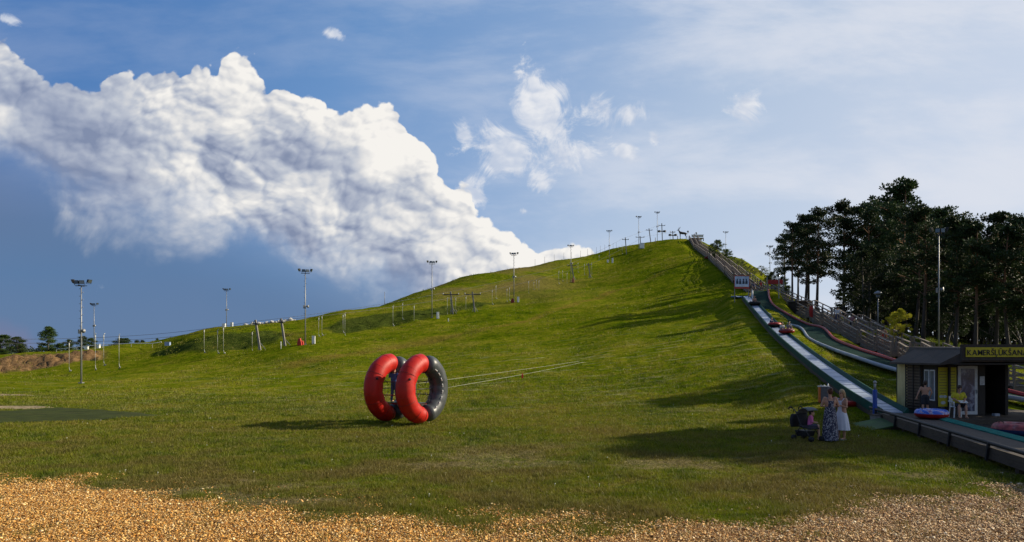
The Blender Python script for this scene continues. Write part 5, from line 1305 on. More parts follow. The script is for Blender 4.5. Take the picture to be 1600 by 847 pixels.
b = MB(); b.box((-.18, 0, 1.10), (.16, .14, .08)); b.build('box', M_PALE, t)
t = thing('folded_raft', G(1326, 32.6), R(6), 'flat folded red raft on the grass behind the white dress', 'raft')
b = MB(); b.smooth = True; b.tube([(-.75, 0, .10), (-.3, .05, .14), (.3, 0, .11), (.7, -.03, .06)], [.07, .16, .13, .05], 10); b.tube([(-.9, -.2, .12), (-.5, -.22, .2), (-.2, -.2, .12)], [.05, .10, .06], 8); b.build('raft_body', M_REDW, t)
b = MB(); b.tube([(-.78, 0, .15), (-.72, 0, .45)], [.12, .16], 10); b.build('rolled_end', M_REDW, t)

# ------------------------------------------------------------------ hut with the yellow sign
M_DARKW = mat_wood('dark_boards', (.013, .009, .007), (.032, .022, .016), axis=2)
M_YELB = mat_wood('yellow_boards', (.50, .40, .17), (.60, .50, .26), axis=2)
M_YEL = mat_plain('sign_yellow', (.42, .35, .010), .6, var=.06, scale=2)
M_SLAT = mat_wood('slat_wood', (.09, .06, .036), (.15, .105, .065), axis=1)
M_SHING = mat_plain('roof_felt', (.060, .046, .036), .9, var=.3, scale=1.5, bump=.6, bscale=25)
hut = thing('ticket_hut', (17.8, 29.5, 0), 0, 'dark ticket hut with yellow lettered sign and white framed door', 'hut')
z0, z1 = .36, 2.46
def wall_box(x0, x1, y0, y1, za, zb_, name, mat, par=hut, bev=0):
    b = MB(); b.box(((x0 + x1) / 2, (y0 + y1) / 2, (za + zb_) / 2), (x1 - x0, y1 - y0, zb_ - za)); return b.build(name, mat, par, bevel=bev)
# front wall pieces round the door and window openings (local x from the left corner)
wall_box(0, .86, 0, .10, z0, z1, 'front_wall', M_DARKW); wall_box(1.72, 2.02, 0, .10, z0, z1, 'front_wall', M_DARKW); wall_box(.86, 1.72, 0, .10, 2.42, z1, 'front_wall', M_DARKW)
wall_box(2.02, 3.3, 1.6, 1.7, z0, z1, 'back_panel', M_DARKW); wall_box(2.02, 2.10, .1, 1.6, z0, z1, 'inner_wall', M_DARKW)
wall_box(2.86, 2.98, -.02, .12, z0, z1, 'corner_post', M_DARKW); wall_box(2.88, 2.96, .1, 1.6, z0, z1, 'right_wall', M_DARKW)
wall_box(0, 3.0, 3.0, 3.1, z0, z1, 'back_wall', M_DARKW)
wall_box(.0, .10, .10, 1.0, z0, z1, 'side_wall', M_DARKW); wall_box(0, .10, 1.0, 2.2, z0, z1, 'side_wall', M_BOARD)
wall_box(-.012, .09, 2.2, 3.0, z0 - .1, z1, 'yellow_wall', M_YELB)
for k in range(16):
    z = z0 + .06 + k * .13
    b = MB(); b.box((-.045, 1.62, z), (.05, 1.15, .07)); b.build('slat', M_SLAT, hut)
for y in (1.05, 1.6, 2.18): wall_box(-.095, -.07, y - .035, y + .035, z0, z1, 'slat_frame', M_DARKW)
for y in (.28, .68):
    w_ = wall_box(-.030, -.004, y - .17, y + .17, .95, 2.25, 'window', M_WHITE)
    b = MB(); b.box((-.034, y, 1.60), (.012, .25, 1.20)); b.build('pane', mat_plain('dark_glass', (.10, .12, .16), .15), w_)
# posters, slightly different widths, on the front wall
def poster(x0, x1, za, zb_):
    p = wall_box(x0, x1, -.03, -.004, za, zb_, 'poster', M_YEL)
    m_ = mat_plain('print_dark', (.10, .09, .02), .6); n = 9
    b = MB(); rr = random.Random(int(x0 * 100))
    for k in range(n):
        z = zb_ - .18 - k * .115; w_ = (x1 - x0) * rr.uniform(.55, .85); b.box(((x0 + x1) / 2 - (x1 - x0) * .04 * rr.random(), -.034, z), (w_, .006, .028))
    b.build('print_rows', m_, p)
    b = MB(); b.smooth = False
    for q_ in (.3, .7):
        cx_ = x0 + (x1 - x0) * q_; b.prism([(cx_ + .09 * math.cos(2 * PI * i / 12), za + .42 + .055 * math.sin(2 * PI * i / 12)) for i in range(12)], -.040, -.034)
    b.prism([((x0 + x1) / 2 + .10 * math.cos(2 * PI * i / 12), za + .16 + .07 * math.sin(2 * PI * i / 12)) for i in range(12)], -.040, -.034)
    b.build('print_picture', mat_plain('print_pale', (.45, .50, .50), .6), p)
poster(.05, .44, .72, 2.36); poster(.50, .80, .72, 2.36)
# door
dr = wall_box(.88, 1.70, -.02, .06, z0 + .02, 2.42, 'door', mat_plain('door_white', (.5, .5, .5), .5, var=.1), bev=.01)
M_POST, tP, bP = mat_new('door_poster'); co_ = tP.node('ShaderNodeTexCoord').outputs['Object']; ff, _ = tP.noise(co_, 2.4, 4, .6, .4)
tP.put(bP.inputs['Base Color'], tP.ramp(ff, [(.35, (.02, .025, .05)), (.52, (.05, .06, .12)), (.62, (.22, .25, .34)), (.75, (.12, .07, .10))])); bP.inputs['Roughness'].default_value = .15
b = MB(); b.box((1.29, -.026, 1.42), (.56, .012, 1.78)); b.build('door_glass', M_POST, dr)
b = MB(); b.box((1.65, -.05, 1.35), (.025, .05, .14)); b.box((1.62, -.075, 1.41), (.09, .02, .02)); b.build('handle', M_GALV, dr)
nt = wall_box(1.80, 1.99, -.02, -.004, 1.62, 1.98, 'notice', mat_plain('paper', (.55, .55, .55), .7))
b = MB()
for k in range(6): b.box((1.895, -.023, 1.92 - k * .05), (.13, .004, .012))
b.build('print_rows', mat_plain('ink', (.15, .15, .17), .7), nt)
# canopy: fascia box with the sign, roof sloping down to the left
wall_box(.02, 5.5, -1.62, -1.50, 2.66, 3.30, 'fascia', M_DARKW)
sg_ = wall_box(.16, 5.4, -1.66, -1.622, 2.80, 3.18, 'sign_panel', M_YEL)
lv, lf = [], []; cur = 0.0
for ch_ in 'KAMERŠĻŪKŠANA':
    fc = bpy.data.curves.new('letter', 'FONT'); fc.body = ch_; fc.size = .31; fc.extrude = .006; fc.offset = .002
    fo = bpy.data.objects.new('letter', fc); C.objects.link(fo); bpy.context.view_layer.update()
    me_ = bpy.data.meshes.new_from_object(fo.evaluated_get(bpy.context.evaluated_depsgraph_get()))
    bpy.data.objects.remove(fo); bpy.data.curves.remove(fc)
    xs_ = [v_.co.x for v_ in me_.vertices]; x0_, x1_ = min(xs_), max(xs_); k0 = len(lv)
    sx_ = 1.0
    lv += [((v_.co.x - x0_) * sx_ + cur, v_.co.y, v_.co.z) for v_ in me_.vertices]; lf += [tuple(i + k0 for i in f_.vertices) for f_ in me_.polygons]
    cur += (x1_ - x0_) * sx_ + .030; bpy.data.meshes.remove(me_)
kx = 2.42 / cur
lm_ = bpy.data.meshes.new('lettering'); lm_.from_pydata([(a_ * kx, b_, c_) for a_, b_, c_ in lv], [], lf); lm_.materials.append(mat_plain('lettering_black', (.012, .012, .012), .6)); lm_.update()
fo = bpy.data.objects.new('lettering', lm_); C.objects.link(fo); fo.parent = sg_; fo.location = (.20, -1.672, 2.868); fo.rotation_euler = (R(90), 0, 0)
wall_box(-.02, 5.4, .0, .12, 2.463, 2.60, 'header', M_DARKW)
b = MB(); rp_ = lambda x, y, z: Vector((x, y, z))
b.hexa([rp_(-.42, -.9, 2.46), rp_(.30, -1.62, 2.62), rp_(.5, 2.9, 2.62), rp_(-.42, 2.9, 2.46), rp_(-.42, -.9, 2.53), rp_(.30, -1.62, 3.12), rp_(.9, 2.9, 3.22), rp_(-.42, 2.9, 2.55)])
b.hexa([rp_(.30, -1.5, 2.60), rp_(5.5, -1.5, 2.60), rp_(5.5, 3.6, 2.60), rp_(.5, 3.6, 2.60), rp_(.30, -1.5, 3.14), rp_(5.5, -1.5, 3.14), rp_(5.5, 3.6, 3.26), rp_(.9, 3.6, 3.26)])
b.build('roof', M_SHING, hut)
b = MB(); b.box((1.6, .8, 2.52), (3.4, 4.6, .05)); b.build('ceiling', M_DARKW, hut)
wall_box(.43, .50, -.14, -.05, z0, 2.47, 'canopy_post', M_DARKW)
wall_box(5.3, 5.42, -1.5, -1.38, z0, 2.55, 'canopy_post', M_DARKW)
# deck in front of the hut
dk = thing('hut_deck', (17.8, 29.5, 0), 0, 'dark timber deck under and before the ticket hut', 'wooden deck')
b = MB()
for k in range(46): b.box((2.2, -2.05 + k * .145, .33), (6.6, .13, .05))
b.build('deck_boards', M_BOARD, dk)
b = MB(); b.box((2.2, -2.14, .18), (6.6, .04, .30)); b.box((-1.1, .8, .18), (.04, 5.8, .30)); b.build('deck_skirt', M_BOARD, dk)
for x in (-1, 1.1, 3.2, 5.3):
    for y in (-2.0, .5, 3.5): wall_box(x, x + .15, y, y + .15, -.1, .30, 'deck_leg', M_BOARD, dk)
b = MB(); b.hexa([Vector((-1.35, -.2, .33)), Vector((-.1, -.2, .36)), Vector((-.1, 2.8, .42)), Vector((-1.35, 2.8, .42)), Vector((-1.35, -.2, .38)), Vector((-.1, -.2, .40)), Vector((-.1, 2.8, .46)), Vector((-1.35, 2.8, .46))]); b.build('green_matting', M_DKGREEN, dk)
wall_box(2.1, 2.3, -.5, -.3, .36, .46, 'small_box', M_PALE, dk)
# lower dark deck between the lane and the hut
ld = thing('lower_deck', (18.0, 24.5, 0), 0, 'low dark deck where the tubes are left beside the run-out lane', 'wooden deck')
b = MB()
for k in range(30): b.box((.6, -4.0 + k * .235, .16), (5.6, .22, .05))
b.build('deck_boards', M_DARKW, ld); b = MB(); b.box((-2.2, -.6, .05), (.05, 7.0, .2)); b.build('deck_skirt', M_DARKW, ld)
# rubber tubes
def ring_tube(name, loc, label, cols, Rm=.42, r=.16, rz=0, tilt=0, sc=1.0, group='sliding tubes', text=False):
    t = thing(name, loc, rz, label, 'tube', group)
    for nm, mat, a0, a1 in (('top_cover', cols[0], 15, 200), ('bottom_cover', cols[1], 200, 375)):
        mb = MB(); mb.smooth = True; n = 32; m = 9; vs = []; fs = []
        for i in range(n):
            ph = 2 * PI * i / n
            for k in range(m + 1):
                a = R(a0 + (a1 - a0) * k / m) - R(15)
                vs.append(((Rm + r * math.cos(a)) * math.cos(ph) * sc, (Rm + r * math.cos(a)) * math.sin(ph) * sc, (r + r * math.sin(a)) * sc))
        for i in range(n):
            for k in range(m): fs.append((i * (m + 1) + k, ((i + 1) % n) * (m + 1) + k, ((i + 1) % n) * (m + 1) + k + 1, i * (m + 1) + k + 1))
        mb.add(vs, fs); mb.build(nm, mat, t, recalc=True)
    b = MB(); b.smooth = True; b.lathe((0, 0, .08 * sc), [(Rm * .85 * sc, 0), (Rm * .85 * sc, .03)], 20); b.build('seat', M_BLACK, t)
    for q_ in (0, PI):
        b = MB(); b.smooth = True; c = Vector((Rm * sc * math.cos(q_), Rm * sc * math.sin(q_), 2 * r * sc)); tn = Vector((-math.sin(q_), math.cos(q_), 0))
        b.tube([c - tn * .12 - ZZ * .02, c - tn * .09 + ZZ * .05, c + tn * .09 + ZZ * .05, c + tn * .12 - ZZ * .02], .015, 6); b.build('handle', M_BLACK, t)
    return t
m_bl, tB, bB = mat_new('tube_blue_print'); cB = tB.node('ShaderNodeTexCoord').outputs['Object']; fB, _ = tB.noise(tB.vm('MULTIPLY', cB, (1, 1, 2.5)), 4.5, 3, .6, .3)
tB.put(bB.inputs['Base Color'], tB.ramp(fB, [(.44, (.03, .10, .48)), (.53, (.05, .16, .55)), (.56, (.55, .6, .7)), (.60, (.35, .05, .10)), (.66, (.04, .09, .40))])); bB.inputs['Roughness'].default_value = .4
lane_z = .46
p_ = Vector((16.1, 29.5, 0)) + RO0 + dv * .13 + ac * .35
ring_tube('sliding_tube', Vector((16.15, 27.1, .46)), 'blue printed tube with red underside lying on the run-out lane', (m_bl, M_REDW), Rm=.42, r=.17)
ring_tube('sliding_tube', (16.9, 23.6, .20), 'dull red tube at the right edge on the low deck', (mat_plain('tube_red_print', (.30, .05, .05), .5, var=.5, scale=5, dirt=(.35, .33, .35)), mat_plain('tube_navy', (.02, .03, .10), .5)), Rm=.50, r=.20)

# ------------------------------------------------------------------ trees
def leaf_mat(name, dark, light, trans=.25, scale=.8):
    m_, t, b = mat_new(name)
    co = t.node('ShaderNodeTexCoord').outputs['Object']
    at_ = t.node('ShaderNodeAttribute', attribute_name='tint'); r, g_, b3 = t.sep(at_.outputs['Vector'])
    f, _ = t.noise(co, scale, 3, .6)
    oi = t.node('ShaderNodeObjectInfo').outputs['Random']
    k = t.m('ADD', t.m('MULTIPLY', r, .55), t.m('MULTIPLY', f, .5), clamp=True)
    c = t.mix(k, dark, light)
    hs = t.node('ShaderNodeHueSaturation'); t.put(hs.inputs['Color'], c); t.put(hs.inputs['Value'], t.lin(oi, 0, 1, .8, 1.25)); t.put(hs.inputs['Hue'], t.lin(oi, 0, 1, .49, .512))
    t.put(b.inputs['Base Color'], hs.outputs[0]); b.inputs['Roughness'].default_value = .65; b.inputs['Specular IOR Level'].default_value = .2
    tr = t.node('ShaderNodeBsdfTranslucent'); t.put(tr.inputs[0], hs.outputs[0])
    mx = t.node('ShaderNodeMixShader'); mx.inputs[0].default_value = trans
    t.l.new(b.outputs[0], mx.inputs[1]); t.l.new(tr.outputs[0], mx.inputs[2]); t.l.new(mx.outputs[0], m_.node_tree.nodes['Material Output'].inputs[0])
    return m_
M_PINE = leaf_mat('pine_needles', (.014, .028, .010), (.045, .068, .020), .15)
M_LEAF = leaf_mat('leaves', (.022, .045, .010), (.080, .115, .025), .3)
M_WEED = leaf_mat('weed_leaves', (.045, .075, .012), (.15, .16, .035), .3)
M_YBUSH = leaf_mat('yellow_leaves', (.22, .22, .015), (.50, .44, .03), .35)
m_bk, tK, bK = mat_new('pine_bark'); oK = tK.node('ShaderNodeTexCoord').outputs['Object']; _, _, zK = tK.sep(oK)
fK, _ = tK.noise(tK.vm('MULTIPLY', oK, (3, 3, .8)), 2.5, 5, .65)
tK.put(bK.inputs['Base Color'], tK.mix(tK.step(zK, 4, 11), tK.mix(fK, (.040, .030, .024), (.11, .085, .068)), tK.mix(fK, (.12, .058, .028), (.26, .13, .065)))); bK.inputs['Roughness'].default_value = .9
bnK = tK.node('ShaderNodeBump'); bnK.inputs['Distance'].default_value = .05; tK.put(bnK.inputs['Height'], fK); tK.put(bK.inputs['Normal'], bnK.outputs[0])
M_BARK = m_bk
M_BARK2 = mat_wood('bark', (.05, .04, .03), (.13, .11, .09), axis=2)
def foliage_mesh(name, centres, radii, per, size, rs, flat=.5, aspect=.45, droop=0.0):
    """leaf-sized quads spread in clumps; centres (n,3) radii (n,)"""
    n = len(centres); N = n * per
    c = np.repeat(centres, per, 0); r = np.repeat(radii, per)
    d = rs.normal(0, 1, (N, 3)); d /= np.linalg.norm(d, axis=1)[:, None]
    q_ = rs.rand(N) ** .45
    off = d * (r * q_)[:, None]; off[:, 2] *= flat
    p = c + off; p[:, 2] -= droop * r * q_ ** 2
    a = rs.normal(0, 1, (N, 3)) * .6 + d; a[:, 2] += .35; a /= np.linalg.norm(a, axis=1)[:, None]
    b = np.cross(a, rs.normal(0, 1, (N, 3))); b /= np.linalg.norm(b, axis=1)[:, None]
    s = size * rs.uniform(.6, 1.5, N)
    a = a * s[:, None]; b = b * (s * aspect)[:, None]
    V = np.stack([p - b * .5, p + a * .6 - b, p + a * 1.2, p + a * .5 + b], 1).reshape(-1, 3)
    t = np.clip(.5 + rs.normal(0, .28, N), 0, 1)
    return mesh_np(name, V, np.arange(N * 4).reshape(-1, 4), {'tint': np.repeat(np.stack([t, t, t], -1), 4, 0)})
def make_tree(kind, seed, hgt=20.0, label='', low=.42, leanx=0.0, name='pine_tree', cat='pine tree', group=None, spread=1.0, mat=None, per=46, dens=1.0):
    rs = np.random.RandomState(seed); rr = random.Random(seed)
    t = thing(name, (0, 0, 0), 0, label, cat, group)
    bx, by = rr.uniform(-.6, .6), rr.uniform(-.6, .6)
    axis = lambda k: Vector((leanx * hgt * k + bx * math.sin(k * 2.6), by * math.sin(k * 3.1), hgt * k))
    tm = MB(); tm.smooth = True; r0 = hgt * .0125 + .06
    tm.tube([axis(k / 12) - Vector((0, 0, .5 if k == 0 else 0)) for k in range(13)], [r0 * (1.25 if k == 0 else 1) * (1 - .80 * k / 12) for k in range(13)], 9)
    cen = []; rad_ = []
    nl = int((26 if kind == 'pine' else 30) * dens)
    for i in range(nl):
        k = low + (1 - low) * ((i + rr.random()) / nl) ** .95
        p = axis(min(k, .985)); ph = rr.uniform(0, 2 * PI)
        q_ = (k - low) / (1 - low)
        if kind == 'pine': L = hgt * spread * (.045 + .155 * math.sin(PI * (0.18 + .80 * q_)) ** .8) * rr.uniform(.65, 1.25)
        elif kind == 'spruce': L = hgt * spread * .20 * (1.02 - q_) * rr.uniform(.8, 1.2)
        else: L = hgt * spread * .30 * math.sin(PI * (.18 + .78 * q_)) * rr.uniform(.7, 1.2)
        up = {'pine': .15 + .55 * q_, 'spruce': -.18, 'leafy': .55}[kind] + rr.uniform(-.15, .15)
        dr_ = Vector((math.cos(ph), math.sin(ph), up)).normalized()
        e = p + dr_ * L; mpt = p.lerp(e, .55) + Vector((0, 0, L * (.08 if kind != 'spruce' else -.05)))
        rl = max(.025, r0 * .34 * (1 - .6 * q_)); tm.tube([p, mpt, e], [rl, rl * .6, rl * .25], 5)
        m = {'pine': 4, 'spruce': 4, 'leafy': 5}[kind]
        for j in range(m):
            f = .40 + .66 * (j + rr.random() * .6) / m
            c = p.lerp(mpt, min(1, f / .55)) if f < .55 else mpt.lerp(e, (f - .55) / .45)
            sp = L * .26
            c = c + Vector((rr.uniform(-sp, sp), rr.uniform(-sp, sp), rr.uniform(-.1, .25) * L * .4))
            cen.append(tuple(c)); rad_.append((.050 * hgt if kind == 'pine' else .045 * hgt if kind == 'spruce' else .065 * hgt) * rr.uniform(.6, 1.2) * (1 if kind != 'spruce' else (1.1 - q_ * .8)))
            if f > .5 and kind == 'pine': tm.tube([mpt, c], [rl * .4, .015], 4)
    for j in range(4): cen.append(tuple(axis(1) + Vector((rr.uniform(-.5, .5), rr.uniform(-.5, .5), rr.uniform(-.8, .2))) * hgt * .03)); rad_.append(.042 * hgt)
    bark = M_BARK if kind == 'pine' else M_BARK2
    tm.build('trunk', bark, t, recalc=False)
    me = foliage_mesh('crown', np.array(cen), np.array(rad_), per, hgt * (.0135 if kind == 'pine' else .014), rs, flat={'pine': .55, 'spruce': .5, 'leafy': .8}[kind], aspect={'pine': .38, 'spruce': .32, 'leafy': .55}[kind])
    me.materials.append(mat or (M_PINE if kind != 'leafy' else M_LEAF))
    o = bpy.data.objects.new('crown', me); C.objects.link(o); o.parent = t
    return t
pines = [make_tree('pine', 21, 20, low=.34, per=62), make_tree('pine', 22, 20, low=.30, per=62), make_tree('pine', 33, 20, low=.38, spread=1.1, per=62), make_tree('pine', 44, 20, low=.34, spread=1.2, per=84),
         make_tree('pine', 55, 20, low=.26, spread=1.25, per=88), make_tree('spruce', 66, 20, low=.12, name='spruce_tree', cat='spruce', spread=1.0, per=55)]
GRP = 'trees of the dark pine wood'
# (X, top Y, distance, which, yaw, label)
PINES = [(1228, 368, 126, 0, 40, 'small far pine just left of the wood edge'), (1247, 360, 120, 2, 190, 'far thin pine seen between the first two pines'), (1263, 352, 114, 1, 300, 'far pine low behind the rounded topped pine'),
         (1430, 336, 80, 1, 30, 'pine with leaning trunk close behind the golden bush'), (1524, 350, 68, 4, 120, 'dense dark pine just left of the hut sign end'), (1238, 350, 98, 2, 10, 'slender pine at the left end of the wood, crown over the stairs', ), (1258, 338, 104, 1, 70, 'second pine of the wood close behind the first'), (1276, 331, 96, 0, 130, 'tall pine with rounded top near the left end of the wood'),
         (1318, 322, 100, 3, 200, 'broad topped pine behind the thin floodlight mast'), (1342, 326, 108, 1, 260, 'pine between the thin mast and the twin crowns'), (1356, 321, 98, 2, 320, 'pine with flat crown left of the tallest pine'), (1386, 316, 103, 4, 15, 'dense pine just left of the tallest pine'),
         (1414, 286, 90, 4, 95, 'tallest pine rising well above the wood'), (1442, 324, 74, 4, 140, 'dense pine right behind the tallest pine'), (1470, 331, 82, 2, 215, 'pine behind the closest right floodlight mast'), (1492, 345, 70, 4, 250, 'low dense pine right of the closest right mast'),
         (1508, 352, 110, 5, 0, 'pointed spruce in the dip of the skyline'), (1524, 350, 104, 5, 60, 'second pointed spruce in the dip of the skyline'), (1556, 336, 72, 1, 300, 'open crowned pine above the yellow sign'), (1578, 352, 66, 4, 35, 'dense pine behind the open crowned one'), (1602, 343, 66, 3, 80, 'pine cut by the right edge of the picture')]
used = set()
def place_tree(i, X, top, d, yaw, label, group):
    g_ = G(X, d); hh = (CAMZ + (HY - top) / F * d - g_.z) / 1.02; s_ = hh / 20
    src = pines[i]
    if i not in used: used.add(i); src.location = g_; src.rotation_euler = (0, 0, R(yaw)); src.scale = (s_ * 1.0, s_, s_); src['label'] = label; src['group'] = group; return src
    return copy_thing(src, g_, R(yaw), label, group, scale=(s_, s_, s_))
for a in PINES: place_tree(a[3], a[0], a[1], a[2], a[4], a[5], GRP)
rr = random.Random(77)
back = 'dark tree packed deep inside the pine wood'
for k in range(34):
    X = 1375 + (k * 0.61803 % 1.0) * 320; d = rr.uniform(84, 135)
    top = float(np.interp(X, [1230, 1300, 1400, 1440, 1500, 1530, 1620, 1700], [375, 352, 338, 342, 365, 372, 365, 350])) + rr.uniform(0, 34)
    place_tree(rr.choice([3, 4, 4, 1, 5]), X, top, d, rr.uniform(0, 360), back, 'crowded trees inside the pine wood')
for k in range(24):
    X = 1322 + (k * .61803 % 1.0) * 340; d = rr.uniform(100, 140); sp = pines[5]
    copy_thing(sp, G(X, d, -.3), k * 2.1, 'young spruce filling the gaps between the pine trunks', 'young spruces under the pine wood', scale=(.75, .75, rr.uniform(.38, .6)))
under = make_tree('leafy', 91, 6, low=.06, name='understorey_shrub', cat='shrub', spread=1.5, per=60, mat=leaf_mat('dark_shrub', (.014, .026, .008), (.045, .065, .018), .2), label='dark leafy shrub under the pines', group='shrubs under the pine wood')
under.location = G(1400, 84)
for k in range(44):
    X = 1345 + (k * .754877 % 1.0) * 330; d = rr.uniform(72 if X > 1430 else 84, 112)
    copy_thing(under, G(X, d), rr.uniform(0, 6.28), 'dark leafy shrub under the pines', scale=rr.uniform(.8, 1.5))
# trees standing right of the view: they throw the long shadows over the play area
for k, (x, y, h_) in enumerate([(32, 26.5, 13), (33, 29, 14), (36, 27.0, 15.5), (37, 30.5, 16), (30, 30.5, 12), (41, 28.5, 17.5), (34, 25, 12), (27.5, 33, 9), (38, 43.5, 14), (42, 45, 16), (35, 41.5, 11), (44, 50, 14), (56, 60, 17)]):
    g_ = Vector((x, y, H(x, y))); i = [4, 3, 4, 1][k % 4]
    copy_thing(pines[i], g_, k * 1.1, 'pine standing beyond the ticket hut on the right', 'pines beyond the hut', scale=h_ / 20)
# leafy bush on the shoulder, weeds along the ridge
bush = make_tree('leafy', 7, 5.5, low=.05, name='bush', cat='bush', spread=1.25, per=70, label='big leafy green bush on the right shoulder of the hill')
bush.location = G(1122, 178, -.6)
BS = [(1112, 190, 3.6, 'smaller leafy bush leaning on the big one near the hilltop'), (1136, 165, 3.6, 'leafy bush lower right of the big bush on the shoulder'), (1207, 112, 3.4, 'leafy bush in front of the right ridge mast base'), (1222, 118, 3.4, 'leafy bush between ridge mast and first pine'), (1232, 110, 2.6, 'low leafy bush under the first pine')]
for X, d, h_, lb in BS: copy_thing(bush, G(X, d, -.3), X * .3, lb, 'leafy bushes on the right shoulder', scale=h_ / 5.5)
bush['group'] = 'leafy bushes on the right shoulder'
weed = make_tree('leafy', 17, 2.2, low=.03, name='weed_clump', cat='weeds', spread=1.9, per=40, dens=.6, mat=M_WEED, label='tall yellow green weeds along the right ridge of the hill', group='weeds on the right ridge')
weed.location = G(1160, 150, -.3)
for k in range(34):
    X = 1128 + (k * .618 % 1.0) * 92; d = float(np.interp(X, [1128, 1150, 1200, 1222], [192, 172, 148, 120])) - rr.uniform(-4, 26)
    copy_thing(weed, G(X, d, -.3), k * 1.7, 'tall yellow green weeds along the right ridge of the hill', scale=rr.uniform(.6, 1.2))
yb = make_tree('leafy', 27, 2.6, low=.08, name='golden_bush', cat='bush', spread=1.5, per=90, mat=M_YBUSH, label='bright golden yellow bush between the stair flights')
yb.location = G(1403, 57.5, .9)
gb = copy_thing(yb, G(1355, 63, -.1), 1.0, 'small yellowish bush under the stairs', scale=.5)
# distant trees at the left
far = make_tree('leafy', 31, 10, low=.12, name='distant_tree', cat='tree', spread=.8, per=60, label='tall full distant tree standing alone at the left')
conif = make_tree('leafy', 37, 10, low=.05, name='distant_tree', cat='tree', spread=.72, per=64, label='tall pointed distant tree left of the nearest mast')
for k, (src, X, top, d, lb, sx) in enumerate([(far, 8, 524, 225, 'distant leafy tree at the left edge', 2.3), (far, 28, 527, 220, 'distant rounded tree right of the one at the edge', 2.1), (conif, 76, 511, 230, 'tall pointed distant tree left of the nearest mast', 1.5), (far, 92, 537, 228, 'low distant tree at the foot of the pointed one', 2.2),
    (far, 108, 531, 240, 'small distant tree left of the nearest mast', 1.6), (far, 131, 526, 238, 'distant tree directly behind the nearest mast', 1.7), (far, 143, 529, 236, 'distant tree right behind the nearest mast', 1.7), (far, 62, 540, 235, 'low distant bush left of the pointed tree', 1.6), (far, 164, 541, 250, 'low distant bush behind the second white cabinet', 1.6),
    (far, 189, 529, 260, 'distant tree in the middle of the low skyline', 2.0), (far, 198, 529, 262, 'distant tree touching the middle one', 2.0), (far, 180, 537, 260, 'low distant bush left of the middle trees', 1.5), (far, 213, 532, 265, 'distant tree right of the middle trees', 1.3), (far, 222, 532, 266, 'last distant tree before the small shrub on the knoll', 1.2), (far, 246, 529, 230, 'small lone distant tree beside the knoll', .9)]):
    g_ = G(X, d, -.4); s_ = (CAMZ + (HY - top) / F * d - g_.z) / 10.2
    if src is far and k == 0: far.location = g_; far.scale = (s_ * sx, s_ * sx, s_); far['label'] = lb; far['group'] = 'distant trees on the left skyline'
    elif src is conif: conif.location = g_; conif.scale = (s_ * sx, s_ * sx, s_); conif['group'] = 'distant trees on the left skyline'
    else: copy_thing(src, g_, k * 1.3, lb, 'distant trees on the left skyline', scale=(s_ * sx, s_ * sx, s_))
rsf = np.random.RandomState(9)
nF = 900; fx = rsf.uniform(-620, -250, nF); fy = rsf.uniform(640, 760, nF) ; fz = rsf.uniform(-1, 5.5, nF) + 2.2 * np.sin(fx / 17) + 1.2 * np.sin(fx / 6.1)
me = foliage_mesh('far_forest', np.stack([fx, fy, fz], -1), rsf.uniform(3, 6, nF), 40, 1.6, rsf, flat=.8); me.materials.append(leaf_mat('far_leaves', (.030, .050, .040), (.06, .085, .06), .2, .05))
o = bpy.data.objects.new('far_forest', me); C.objects.link(o); tag(o, 'far blue green forest strip on the left horizon', 'forest', kind='stuff')
# rough grass tufts on the banks and the ridge (uncountable)
def tufts():
    rs = np.random.RandomState(14); n = 42000
    X = rs.uniform(-150, 1560, n); d = np.exp(rs.uniform(math.log(46), math.log(265), n))
    x = (X - CX) / F * d; y = d
    k_ = fbm(x, y, 6, 3) > .47 ; x, y, d = x[k_], y[k_], d[k_]
    z = HH(x, y); ok = np.isfinite(z); B = 4; n = len(x)
    Xp = np.repeat(x, B) + rs.normal(0, .25, n * B); Yp = np.repeat(y, B) + rs.normal(0, .25, n * B); Zp = np.repeat(z, B) - .05
    hh = rs.uniform(.08, .26, n * B) * np.repeat(np.interp(d, [46, 110, 260], [.7, 1.0, 1.5]), B); w = hh * .22; a = rs.uniform(0, 2 * PI, n * B)
    V = np.stack([np.stack([Xp - np.cos(a) * w, Yp - np.sin(a) * w, Zp], -1), np.stack([Xp + np.cos(a) * w, Yp + np.sin(a) * w, Zp], -1), np.stack([Xp + rs.normal(0, .06, n * B), Yp + rs.normal(0, .06, n * B), Zp + hh], -1)], 1).reshape(-1, 3)
    t = np.repeat(rs.rand(n * B), 3)
    me = mesh_np('rough_grass', V, np.arange(len(V)).reshape(-1, 3), {'tint': np.stack([t, t * 0 + 1, np.repeat((rs.rand(n * B) < .2) * .6, 3)], -1)})
    me.materials.append(bpy.data.materials['grass_blades'])
    o = bpy.data.objects.new('rough_grass', me); C.objects.link(o); tag(o, 'scattered taller grass tufts over the hillside', 'grass', kind='stuff')
tufts()

